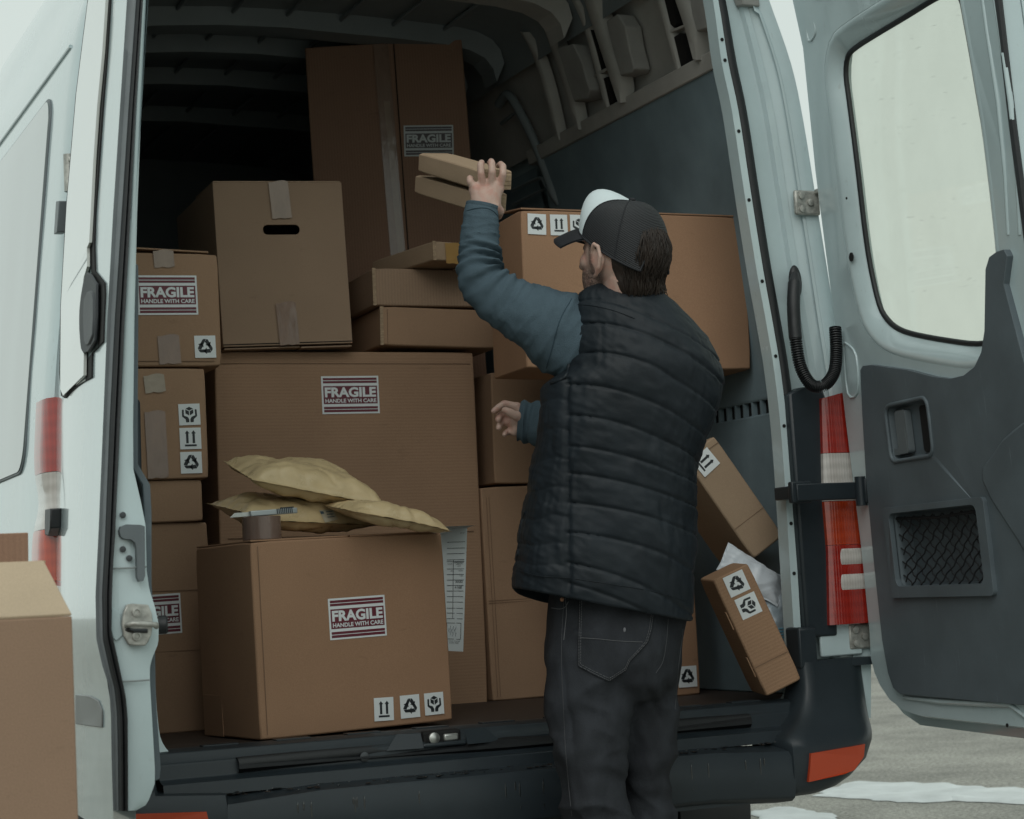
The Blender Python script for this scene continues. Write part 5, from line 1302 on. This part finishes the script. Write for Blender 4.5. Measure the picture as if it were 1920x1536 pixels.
# stubble: a growth mask over the jaw, stored on the body
at = BODY.data.attributes.new('stubble', 'FLOAT', 'POINT'); vals = []
for p in body.v:
    q = p - HC; x, y, z = q.dot(hx), q.dot(hy), q.dot(hz)
    k = sstep(-.035, -.062, z) * sstep(-.012, .012, x) * sstep(-.150, -.120, z) * (1 - sstep(.3, .36, q.length))
    k = max(k, .9 * sstep(.052, .064, y) * (1 - sstep(.030, .042, x)) * sstep(.004, .014, x) * sstep(-.065, -.05, z) * (1 - sstep(.02, .03, z)))
    k *= 1 - .55 * sstep(.085, .097, x) * sstep(-.075, -.05, z)
    vals.append(k)
at.data.foreach_set('value', vals)
n_ = SKIN.node_tree; bs = n_.nodes['Principled BSDF']; src = bs.inputs['Base Color'].links[0].from_socket
an = n_.nodes.new('ShaderNodeAttribute'); an.attribute_name = 'stubble'
tn = n_.nodes.new('ShaderNodeTexNoise'); tn.inputs['Scale'].default_value = 330; tcn = n_.nodes.new('ShaderNodeTexCoord'); n_.links.new(tcn.outputs['Object'], tn.inputs['Vector'])
ml_ = n_.nodes.new('ShaderNodeMath'); ml_.operation = 'MULTIPLY'; n_.links.new(an.outputs['Fac'], ml_.inputs[0])
mr_ = n_.nodes.new('ShaderNodeMapRange'); mr_.inputs['From Min'].default_value = .3; mr_.inputs['From Max'].default_value = .6; mr_.inputs['To Min'].default_value = .45; mr_.inputs['To Max'].default_value = .95
n_.links.new(tn.outputs['Fac'], mr_.inputs['Value']); n_.links.new(mr_.outputs[0], ml_.inputs[1])
mxs = n_.nodes.new('ShaderNodeMix'); mxs.data_type = 'RGBA'; n_.links.new(ml_.outputs[0], mxs.inputs['Factor']); n_.links.new(src, mxs.inputs['A']); mxs.inputs['B'].default_value = (.055, .035, .027, 1)
n_.links.new(mxs.outputs['Result'], bs.inputs['Base Color'])

# thumb nail of the open hand
c = PT(951, 768.5, 4.2135); MB().ell(c, (CR * .0062 - CU * .0012, CU * .0042 + CR * .0008, CF * .0016), 12, 8).build('thumb_nail', mat('nail', (.56, .42, .36), .25, coat=.4), BODY, smooth=80)
# ---- vest: rings follow the outline of the back
VR = [(512, 1137, 1234, .060), (524, 1133, 1239, .063), (535, 1127, 1243, .066), (544, 1112, 1247, .072), (550, 1090, 1250, .080), (560, 1081, 1256, .088), (574, 1077, 1270, .100), (594, 1073, 1289, .112), (636, 1067, 1326, .128), (674, 1063, 1345, .138), (700, 1056, 1351, .142), (714, 1034, 1352, .143), (724, 1022, 1352, .143), (748, 1018, 1349, .142), (776, 1014, 1341, .140), (822, 1008, 1321, .136), (850, 1004, 1315, .134), (880, 998, 1310, .132), (911, 991, 1304, .131), (979, 978, 1299, .132), (1031, 971, 1301, .134), (1064, 967, 1301, .136), (1092, 963, 1299, .137), (1112, 962, 1297, .137), (1126, 964, 1294, .136)]
def vr(y, c): return lin([(r[0], r[c]) for r in VR], y)
def vrs(y, c):  # softened
    return (vr(y - 5, c) + 2 * vr(y, c) + vr(y + 5, c)) / 4 if 540 < y < 1120 else vr(y, c)
QL = [572, 617, 672, 731, 787, 843, 892, 945, 999, 1058, 1096]
QS = [715, 760, 814, 868, 921, 973, 1026, 1071, 1096]
def puff(q, lines):
    if q <= lines[0] or q >= lines[-1]: return 0.0
    for a, b_ in zip(lines, lines[1:]):
        if q < b_:
            t = (q - a) / (b_ - a); return max(0, sin(pi * t)) ** .42
    return 0
NR = 190; V = MB(); rings = []; yy = [514 + 2.6 * i for i in range(236)]
for y in yy:
    xl, xr, bb = vrs(y, 1), vrs(y, 2), vrs(y, 3); xc, hw = (xl + xr) / 2, (xr - xl) / 2; ring = []
    tl = sstep(985, 1126, y); tc = 1 - sstep(524, 570, y)
    for k in range(NR):
        th = 2 * pi * k / NR; c_, s_ = cos(th), sin(th); e = 2 / 2.35
        a = math.copysign(abs(c_) ** e, c_); s = math.copysign(abs(s_) ** e, s_)
        yv = y + tl * (a * 32 + 6 + 26 * max(0, s) * (1 - a) * .5) + tc * (a * 14 - 10 * max(0, s))
        P = PT(xc, yv, D0) + CR * (a * hw * D0 / F_PX) + FH * (s * bb)
        X, Yp = xc + a * hw, y
        n = (CR * (a / max(.05, hw * D0 / F_PX)) + FH * (s / bb)).normalized()
        # quilting: lines droop towards the right shoulder
        dk = (32 if y < 720 else 32 - 15 * sstep(720, 1000, y)) * (a + .85) ** 2 * (1 if a > -.85 else 0)
        q = y - dk if s < .3 else y - dk * .3
        side = X < 1063 - 3 * sin(y * .02) and y > 718
        w1 = .9 + .35 * nz((X, y, s * 50), .012, 3)
        pf = puff(q, QL) if not side else puff(y + 4 * sin(X * .08), QS)
        amp = .0034 if not side else .0038
        edge = 1 - .45 * sstep(.75, 1.0, a)
        d = amp * pf * w1 * edge
        # puckers radiating from the stitch lines, soft folds at the waist
        ql = min(abs(q - v) for v in QL)
        d -= .0030 * math.exp(-(ql / 2.4) ** 2) * (0 if side else 1)
        d += .0026 * nz((X * .9, q * .12, s * 30), .09, 1) * math.exp(-ql / 20) + .0022 * nz((X * .5, q * .9, s * 30), .045, 21) + .0014 * nz((X - q * .6, q, s * 30), .09, 25)
        def rg(x_, y_, k_): return max(0, 1 - abs(nz((x_, y_, s * 20), 1, k_)) * 4.5) ** 2
        d += .42 * (.0030 * rg((X - .35 * y) * .012, (y + .35 * X) * .006, 31) + .0034 * rg((X * .8 + y * .7) * .010, (y - X) * .005, 35) * sstep(640, 820, y) + .0020 * rg(X * .03, q * .008, 41) * math.exp(-ql / 26)) * (.6 + .4 * sstep(560, 700, y))
        d += .0045 * nz((X - .55 * y, (y + .5 * X) * .33, s * 40), .020, 5) * sstep(600, 800, y)
        d += .0120 * nz((X * 1.0 - .9 * y, (X + y) * .16, s * 60), .017, 9) * sstep(800, 900, y) * (1 - sstep(1010, 1080, y)) * sstep(.0, .5, a)
        d += .0035 * nz((X, y, s * 60), .011, 17)
        if y > 718 and s < .4: d -= .006 * math.exp(-((X - 1063) / 5.0) ** 2)
        ring.append(P + n * d)
    rings.append(ring)
last = rings[-1]; cen = sum(last, Vector()) / NR
lip = [[cen + (p - cen) * .975 + Vector((0, 0, -.003)) for p in last], [cen + (p - cen) * .95 for p in last], [cen + (p - cen) * .93 + Vector((0, 0, .05)) for p in last], [cen + (p - cen) * .80 + Vector((0, 0, .12)) for p in last]]
top = rings[0]; ct = sum(top, Vector()) / NR
tl_ = [[ct + (p - ct) * .86 + Vector((0, 0, -.05)) for p in top], [ct + (p - ct) * .90 + Vector((0, 0, -.005)) for p in top], [ct + (p - ct) * .95 + Vector((0, 0, .0035)) for p in top]]
V.rings(tl_ + rings + lip, True, False, True)
VESTO = V.build('vest', VEST, MAN, smooth=80)
VESTO['_o'] = MAN['_o']
vbvh = BVHTree.FromPolygons([tuple(p) for p in V.v], V.f)
def stick(bvh, x, y, lift=.001):
    d = ray(x, y).normalized(); h = bvh.ray_cast(CAM, d)
    if h[0] is None: return None
    return h[0] - d * lift
def line_on(bvh, pts, n=6, lift=.001):
    Q = catmull([(x, y, 0) for x, y in pts], n); P = [stick(bvh, p.x, p.y, lift) for p in Q]; return [p for p in P if p is not None]
def seam_on(bvh, name, pts, r, m, parent, lift=.001):
    P = line_on(bvh, pts, 6, lift)
    if len(P) > 2: MB().tube(P, r, 6).build(name, m, parent, smooth=80)
seam_on(vbvh, 'armhole_binding', [(1083, 553), (1079, 574), (1076, 604), (1070, 650), (1066, 690), (1060, 706), (1046, 714), (1033, 718)], .0038, VEST, VESTO)
seam_on(vbvh, 'hem_stitch', [(975, 1070), (1010, 1080), (1068, 1084), (1150, 1096), (1230, 1110), (1290, 1128)], .0007, VEST, VESTO)
seam_on(vbvh, 'yoke_stitch', [(1078, 571), (1110, 573), (1150, 582), (1190, 597)], .0009, VEST, VESTO)
seam_on(vbvh, 'zip_edge', [(984, 960), (976, 990), (972, 1030), (968, 1060)], .0022, VEST, VESTO)

# ---- sleeves: pullover arms, folded at the elbow
def sleeve(pts, name, folds, cuff=True, n=12, seed=0.0, cap1=True):
    C_ = [Vector((*p, r)) for p, r in [((q[0], q[1], q[2]), q[3]) for q in pts]] if False else None
    P = [PT(q[0], q[1], q[2]) for q in pts]; rad = [q[3] * q[2] / F_PX for q in pts]; dep = [q[4] for q in pts]
    Q = catmull(P, n); m = len(Q); rings = []
    for i in range(m):
        t = i / n; j = min(len(pts) - 2, int(t)); f = t - j; f = f * f * (3 - 2 * f)
        ra = rad[j] + (rad[j + 1] - rad[j]) * f; rb = dep[j] + (dep[j + 1] - dep[j]) * f
        T_ = (Q[min(i + 1, m - 1)] - Q[max(i - 1, 0)]).normalized(); sd = T_.cross(CF).normalized(); fw = sd.cross(T_).normalized()
        ring = []
        for k in range(64):
            th = 2 * pi * k / 64; o = sd * cos(th) * ra + fw * sin(th) * rb; nn = o.normalized(); p = Q[i] + o
            d = folds(t, th, p) + .0028 * nz(p, 22, seed) + .0016 * nz(p, 55, seed + 2)
            ring.append(p + nn * d)
        rings.append(ring)
    c0 = Q[0]
    inner = [[c0 + (p - c0) * .80 + (Q[6] - Q[0]) * .6 for p in rings[0]], [c0 + (p - c0) * .90 for p in rings[0]], [c0 + (p - c0) * .97 - (Q[1] - Q[0]) * .25 for p in rings[0]]]
    b = MB().rings(inner + rings, True, False, cap1); return b
def folds_l(t, th, p):
    inn = cos(th)     # which side of the arm
    d = 0
    # elbow creases run across the inside of the bend and fade round the arm
    for c0, w0, a0, sl in ((3.35, .16, .0085, .30), (3.85, .17, .0100, .22), (4.35, .18, .0100, .10), (4.9, .20, .0085, -.10), (5.5, .22, .0070, -.25), (6.1, .24, .0060, -.3)):
        u = t - c0 - sl * sin(th) - .10 * nz(p, 16, c0)
        d += a0 * math.exp(-(u / w0) ** 2) * (.35 + .65 * sstep(-.9, .6, inn * (1 if True else 1)))
        d -= a0 * .8 * math.exp(-((u - .26) / w0) ** 2) * (.35 + .65 * sstep(-.9, .6, inn))
    d += .004 * nz((p.x * 1, p.y, p.z * .3), 18, 4) * sstep(.3, 2, t)
    d += .0034 * max(0, 1 - abs(nz((t * 2.2 + .5 * sin(th), th * .35, p.z * 6), 1, 12)) * 4) ** 2 * sstep(.6, 2.4, t) + .0026 * max(0, 1 - abs(nz((t * .9, th * .8 + t * .5, p.x * 9), 1, 19)) * 4) ** 2 * sstep(5, 7, t)
    if t < .38: d -= .0012 * (1 if .30 < t < .36 else 0)
    return d
SLV = sleeve([(905, 383, 4.075, 30, .030), (902, 402, 4.073, 32.5, .034), (899, 430, 4.065, 35, .038), (898, 462, 4.058, 37, .041), (898, 492, 4.050, 38.5, .044), (904, 522, 4.040, 44, .048), (928, 553, 4.032, 49, .052), (964, 577, 4.028, 52, .056), (1004, 597, 4.022, 60, .064), (1046, 622, D0, 76, .076), (1086, 642, D0, 76, .082), (1120, 660, D0, 66, .08)], 'sleeve', folds_l, seed=1.0)
SLV.build('sleeve', FLEECE, MAN, smooth=80)
sbvh = BVHTree.FromPolygons([tuple(p) for p in SLV.v], SLV.f)
seam_on(sbvh, 'cuff_stitch', [(873, 396), (890, 391), (910, 390), (925, 396), (934, 406)], .0008, mat('fleece_dark', (.028, .055, .075), .9), MAN)
seam_on(sbvh, 'sleeve_seam', [(1072, 560), (1050, 600), (1036, 650), (1024, 690)], .0010, bpy.data.materials['fleece_dark'], MAN)
def folds_r(t, th, p): return .003 * sin(t * 5 + th) + .003 * nz(p, 20, 8)
SLR = sleeve([(974, 789, 4.258, 37.5, .040), (990, 791, 4.256, 39, .042), (1010, 795, 4.25, 41, .045), (1050, 806, 4.23, 44, .050), (1120, 830, 4.20, 50, .055), (1180, 840, 4.17, 52, .055)], 'sleeve', folds_r, seed=6.0)
# cuff opening slants
SLR.build('sleeve', FLEECE, MAN, smooth=80)

# ---- jeans
def limb(rows, d_of, b_of, n=56, sub=7):
    yk = []; 
    for (y0, *_), (y1, *_) in zip(rows, rows[1:]):
        yk += [y0 + (y1 - y0) * i / sub for i in range(sub)]
    yk.append(rows[-1][0]); R = []
    for y in yk:
        xl = lin([(r[0], r[1]) for r in rows], y); xr = lin([(r[0], r[2]) for r in rows], y); b_ = b_of(y); d = d_of(y); ring = []
        for k in range(n):
            th = 2 * pi * k / n; c_, s_ = cos(th), sin(th); e = 2 / 2.2
            ring.append(PT((xl + xr) / 2, y, d) + CR * (math.copysign(abs(c_) ** e, c_) * (xr - xl) / 2 * d / F_PX) + FH * (math.copysign(abs(s_) ** e, s_) * b_))
        R.append(ring)
    return R
J = MB()
J.rings(limb([(1070, 1040, 1284, 0), (1110, 1030, 1287, 0), (1134, 1026, 1287, 0), (1158, 1023, 1286, 0), (1204, 1021, 1281, 0), (1250, 1023, 1277, 0), (1290, 1034, 1268, 0), (1310, 1060, 1250, 0)], lambda y: D0 + .03, lambda y: lin([(1070, .105), (1150, .125), (1220, .138), (1280, .120), (1310, .08)], y)), True, True, True)
J.rings(limb([(1180, 1040, 1170, 0), (1230, 1024, 1186, 0), (1288, 1026, 1186, 0), (1344, 1029, 1186, 0), (1400, 1035, 1181, 0), (1460, 1045, 1174, 0), (1500, 1050, 1180, 0), (1540, 1054, 1187, 0), (1640, 1062, 1184, 0), (1760, 1068, 1176, 0), (1880, 1070, 1172, 0), (1925, 1070, 1172, 0)], lambda y: lin([(1180, D0), (1460, D0 - .02), (1925, D0 + .03)], y), lambda y: lin([(1180, .11), (1300, .098), (1460, .080), (1700, .070), (1925, .062)], y)), True, True, True)
J.rings(limb([(1180, 1150, 1268, 0), (1230, 1150, 1279, 0), (1288, 1158, 1274, 0), (1334, 1160, 1271, 0), (1400, 1158, 1265, 0), (1460, 1156, 1262, 0), (1500, 1157, 1263, 0), (1540, 1158, 1267, 0), (1660, 1160, 1266, 0), (1780, 1164, 1264, 0), (1895, 1166, 1262, 0)], lambda y: lin([(1180, D0 + .05), (1460, D0 + .10), (1895, D0 + .14)], y), lambda y: lin([(1180, .10), (1300, .092), (1460, .078), (1700, .068), (1895, .060)], y)), True, True, True)
JE = fused(J, .0062, 9, .5)
N = normals(JE)
sgn = 1 if sum(n.dot(p - PT(1150, 1200, D0)) for n, p in zip(N, JE.v)) > 0 else -1
for i, p in enumerate(JE.v):
    X, Yq = px(p); d = .0026 * nz(p, 12, 3) + .0014 * nz(p, 34, 1)
    # sweeping folds under the seat and across the back of the thigh
    d += .0120 * nz((X * .55 + Yq * .55, Yq * .12 - X * .10, 3), .026, 2) * sstep(1230, 1330, Yq)
    d += .0085 * nz((X * .25 + Yq * .2, Yq, 9), .030, 4) * sstep(1360, 1440, Yq); d += .0050 * nz((X * .9 - Yq * .35, Yq * .45, 2), .030, 14) 
    d += .0060 * nz((X - Yq * .5, Yq * .3, 5), .035, 6) * sstep(1180, 1240, X)
    def rj(x_, y_, k_): return max(0, 1 - abs(nz((x_, y_, p.y * 2), 1, k_)) * 4.0) ** 2
    d += .0052 * rj((X * .5 + Yq) * .012, (Yq * .2 - X) * .010, 51) * sstep(1220, 1300, Yq) + .0048 * rj((X * .3 - Yq) * .017, (X + Yq * .2) * .008, 55) * sstep(1300, 1420, Yq) - .004 * rj((X - Yq * .25) * .014, Yq * .004, 58) * sstep(1180, 1260, Yq)
    JE.v[i] = p + N[i] * (d * sgn)
JEANS = JE.build('jeans', DENIM, MAN, smooth=80); JEANS['_o'] = MAN['_o']
jb = BVHTree.FromPolygons([tuple(p) for p in JE.v], JE.f)
# back pocket: a patch lying on the cloth
pk = [(1085, 1119), (1133, 1127), (1180, 1137), (1228, 1146), (1223, 1180), (1216, 1204), (1196, 1226), (1182, 1240), (1174, 1258), (1142, 1279), (1112, 1265), (1083, 1250), (1083, 1205), (1084, 1160)]
C0 = (sum(p[0] for p in pk) / len(pk), sum(p[1] for p in pk) / len(pk)); dense = []
for i in range(len(pk)):
    for t in (0, .25, .5, .75): dense.append((pk[i][0] + (pk[(i + 1) % len(pk)][0] - pk[i][0]) * t, pk[i][1] + (pk[(i + 1) % len(pk)][1] - pk[i][1]) * t))
R = []
for f, lf in ((1.0, .0005), (.995, .0042), (.96, .0052), (.88, .0048), (.7, .0048), (.5, .0048), (.3, .0048), (.08, .0048)):
    R.append([stick(jb, C0[0] + (x - C0[0]) * f, C0[1] + (y - C0[1]) * f, lf) for x, y in dense])
if all(p is not None for r in R for p in r):
    PO_K = MB().rings(R, True, False, True); po = PO_K.build('back_pocket', DENIM, JEANS, smooth=60)
    pb = BVHTree.FromPolygons([tuple(p) for p in PO_K.v], PO_K.f)
    for sc in (.965, .915):
        path = [stick(pb, C0[0] + (x - C0[0]) * sc, C0[1] + (y - C0[1]) * sc, .0006) for x, y in dense]; path = [p for p in path if p is not None]
        b = MB()
        for i in range(0, len(path)):   # dashes: one stitch after another
            a_p, b_p = path[i], path[(i + 1) % len(path)]
            if (a_p - b_p).length < .03:
                nn = max(1, int((b_p - a_p).length / .0042))
                for k in range(nn): b.tube([a_p.lerp(b_p, (k + .1) / nn), a_p.lerp(b_p, (k + .8) / nn)], .00055, 4)
        b.build('pocket_stitching', THREAD, JEANS, smooth=0)
    seam_on(pb, 'pocket_fold', [(1088, 1196), (1120, 1198), (1160, 1202), (1205, 1204)], .0006, THREAD, JEANS)
    b = MB(); c = stick(pb, 1171, 1181, .001); b.ell(c, (CR * .0028, CU * .005, CF * .001), 8, 6); b.build('worn_spot', mat('fray', (.16, .165, .18), .9), JEANS)
for nm, pts in (('side_seam', [(1058, 1122), (1054, 1180), (1053, 1250), (1056, 1320), (1060, 1400), (1066, 1470), (1072, 1530)]), ('seat_seam', [(1253, 1160), (1250, 1200), (1243, 1240), (1230, 1262)]), ('inner_seam', [(1281, 1180), (1276, 1220), (1270, 1270), (1266, 1330)])):
    seam_on(jb, nm, pts, .0008, bpy.data.materials['thread_dim'], JEANS, .0004)
for pts in ([(1034, 1140), (1050, 1142), (1060, 1138), (1066, 1128)], [(1060, 1122), (1062, 1150), (1057, 1200)]):
    seam_on(jb, 'front_pocket_stitching', pts, .0008, THREAD, JEANS, .0008)
c = stick(jb, 1054, 1124, .0015)
if c: MB().lathe([(.0045, 0), (.0045, .002), (.002, .003)], c, -CF, 14).build('rivet', mat('copper', (.30, .16, .10), .4, metal=.8), JEANS)
# shoes
for LG, toe in ((LEG_L, -.05), (LEG_R, .0)):
    a = PT(*LG[-1]); a.z = .0; f_ = (FH * .9 - RH * .25).normalized(); b = MB()
    for i in range(9):
        pass
    rg = []
    for t, wd, ht in ((-.105, .010, .03), (-.10, .034, .07), (-.06, .040, .088), (0, .042, .085), (.06, .044, .070), (.12, .046, .052), (.165, .036, .040), (.185, .010, .02)):
        s_ = Vector((f_.y, -f_.x, 0)); rg.append([a + f_ * (t + .04) + s_ * wd * cos(2 * pi * k / 20) + UP * (ht / 2 + ht / 2 * sin(2 * pi * k / 20)) for k in range(20)])
    b.rings(rg, True, True, True); b.build('shoe', BLACK, MAN, smooth=60)

# ---- cap
def rim_z(ph): return .050 * cos(ph) - .010
def dome(ph, tau, grow_=0.0, lift=0.0):
    arch = .050 * max(0, 1 - ((abs(ph) - pi) / .50) ** 2) ** .6 if abs(abs(ph) - pi) < .50 else 0
    z0 = rim_z(ph) + arch
    rx, ry = .1035 + grow_ - .006 * max(0, -cos(ph)), .0825 + grow_
    ce = max(0, cos(ph)); fr = max(0, 1 - (ph / 1.15) ** 2) if abs(ph) < 1.15 else 0
    tau0 = math.asin(max(0, min(.95, arch / .125)))
    ta = tau0 + (pi / 2 - tau0) * tau
    rho = cos(ta) ** .80; hh = sin(ta) ** .95
    z = rim_z(ph) + (.092 - rim_z(ph)) * hh + fr * .038 * sin(min(1, tau * 1.04) * pi) ** .9
    x = -.014 * hh + rx * cos(ph) * rho + fr * .016 * sin(pi * tau)
    return HD(x, ry * sin(ph) * rho, z + lift)
def cap_panel(p0, p1, m, name, n=14, g_=0.0):
    R = []
    for i in range(15):
        R.append([dome(p0 + (p1 - p0) * k / n, i / 14 * .985, g_) for k in range(n + 1)])
    R2 = [[p for p in R[0]]]
    return MB().rings(R, False).build(name, m, CAP, smooth=80)
crown_all = MB(); R = []
for i in range(16):
    R.append([HC + (dome(-pi + 2 * pi * k / 96, i / 15 * .985) - HC) * .955 for k in range(97)])
CAP = crown_all.rings(R, False).build('cap', CAPB, MAN, smooth=80); CAP['_o'] = MAN['_o']
W_ = 1.06
cap_panel(-W_, W_, CAPW, 'front_panel', 26, .0006)
for a0, a1 in ((W_, 2.02), (2.02, pi - .0), (-2.02, -W_), (-pi + .0, -2.02)): cap_panel(a0, a1, CAPB, 'mesh_panel', 16)
for ph in (W_, 2.02, -W_, -2.02):
    MB().tube([dome(ph, i / 14 * .985, .0006) for i in range(15)], .0012, 6).build('panel_seam', CAPD, CAP, smooth=80)
MB().tube([dome(-pi + 2 * pi * k / 96, 0.0, .0006) for k in range(97)], .0022, 6).build('sweatband', CAPD, CAP, smooth=80)
MB().ell(dome(0, 1, .0) + hz * .002, (hx * .0075, hy * .0075, hz * .0045), 14, 8).build('button', CAPD, CAP, smooth=80)
R = []
for o in (0, 1):
    for j in range(9):
        v = j / 8; row = []
        for k in range(25):
            u = -1 + k / 12; ph = u * 1.16; base = dome(ph, 0)
            out = hx * (.072 * v * (1 - .22 * u * u)) + hy * (.010 * u * v)
            dz = -.012 * v - .010 * v * v + .004 * u * u * v
            row.append(base + out + hz * (dz - (.0035 if o else 0)))
        R.append(row if not o else row)
rows0, rows1 = R[:9], R[9:]
b = MB(); b.rings(rows0 + rows1[::-1], False, False, False, True); b.build('brim', CAPD, CAP, smooth=50)
# ---- hair at nape and sides, with loose strands in the cap's opening
body_bvh = BVHTree.FromPolygons([tuple(p) for p in body.v], body.f)
def skull(az, z, g_=.0):
    ce = HD(-.012 - .10 * max(0, -z - .06), 0, z); dr = hx * cos(az) + hy * sin(az)
    h = body_bvh.ray_cast(ce + dr * .16, -dr); return (h[0] if h[0] is not None else ce + dr * .08) + dr * g_
b = MB(); R = []
for i in range(13):
    t = i / 12; row = []
    for k in range(41):
        az = 1.85 + (2 * pi - 3.70) * k / 40; edge = abs(k - 20) / 20
        zb = -.150 + .100 * edge ** 3.0; z = zb + (.012 - zb) * t
        g_ = .0025 * min(1, t * 4) * (1 - .3 * edge) + .002 * nz(skull(az, z), 60, 2)
        p = skull(az, z, g_)
        row.append(p)
    R.append(row)
HR = b.rings(R, False).build('hair', HAIR, MAN, smooth=80); HR['_o'] = MAN['_o']
rnd = random.Random(3); b = MB()
for i in range(340):
    ph = pi + rnd.uniform(-.52, .56); az = ph; z0 = rnd.uniform(.005, .045) - .035 * abs(ph - pi); ln = rnd.uniform(.035, .085)
    p0 = skull(az, z0, .006); p1 = skull(az + rnd.uniform(-.12, .12), z0 - ln * .5, .006 + rnd.uniform(0, .004)); p2 = skull(az + rnd.uniform(-.2, .2), max(-.072, z0 - ln), .004 + rnd.uniform(-.002, .006))
    b.tube(catmull([p0, p1, p2], 5), [.0012] * 5 + [.0011, .0010, .0009, .0007, .0004, .0002], 5)
for i in range(220):
    az = rnd.uniform(2.2, 2 * pi - 2.2); z0 = rnd.uniform(-.085, -.015); ln = rnd.uniform(.018, .034)
    b.tube([skull(az, z0, .004), skull(az + rnd.uniform(-.05, .05), z0 - ln * .6, .008), skull(az + rnd.uniform(-.1, .1), z0 - ln, .005)], [.0012, .001, .0003], 4)
st = b.build('hair_strand', HAIR, HR, smooth=80); st['kind'] = 'stuff'
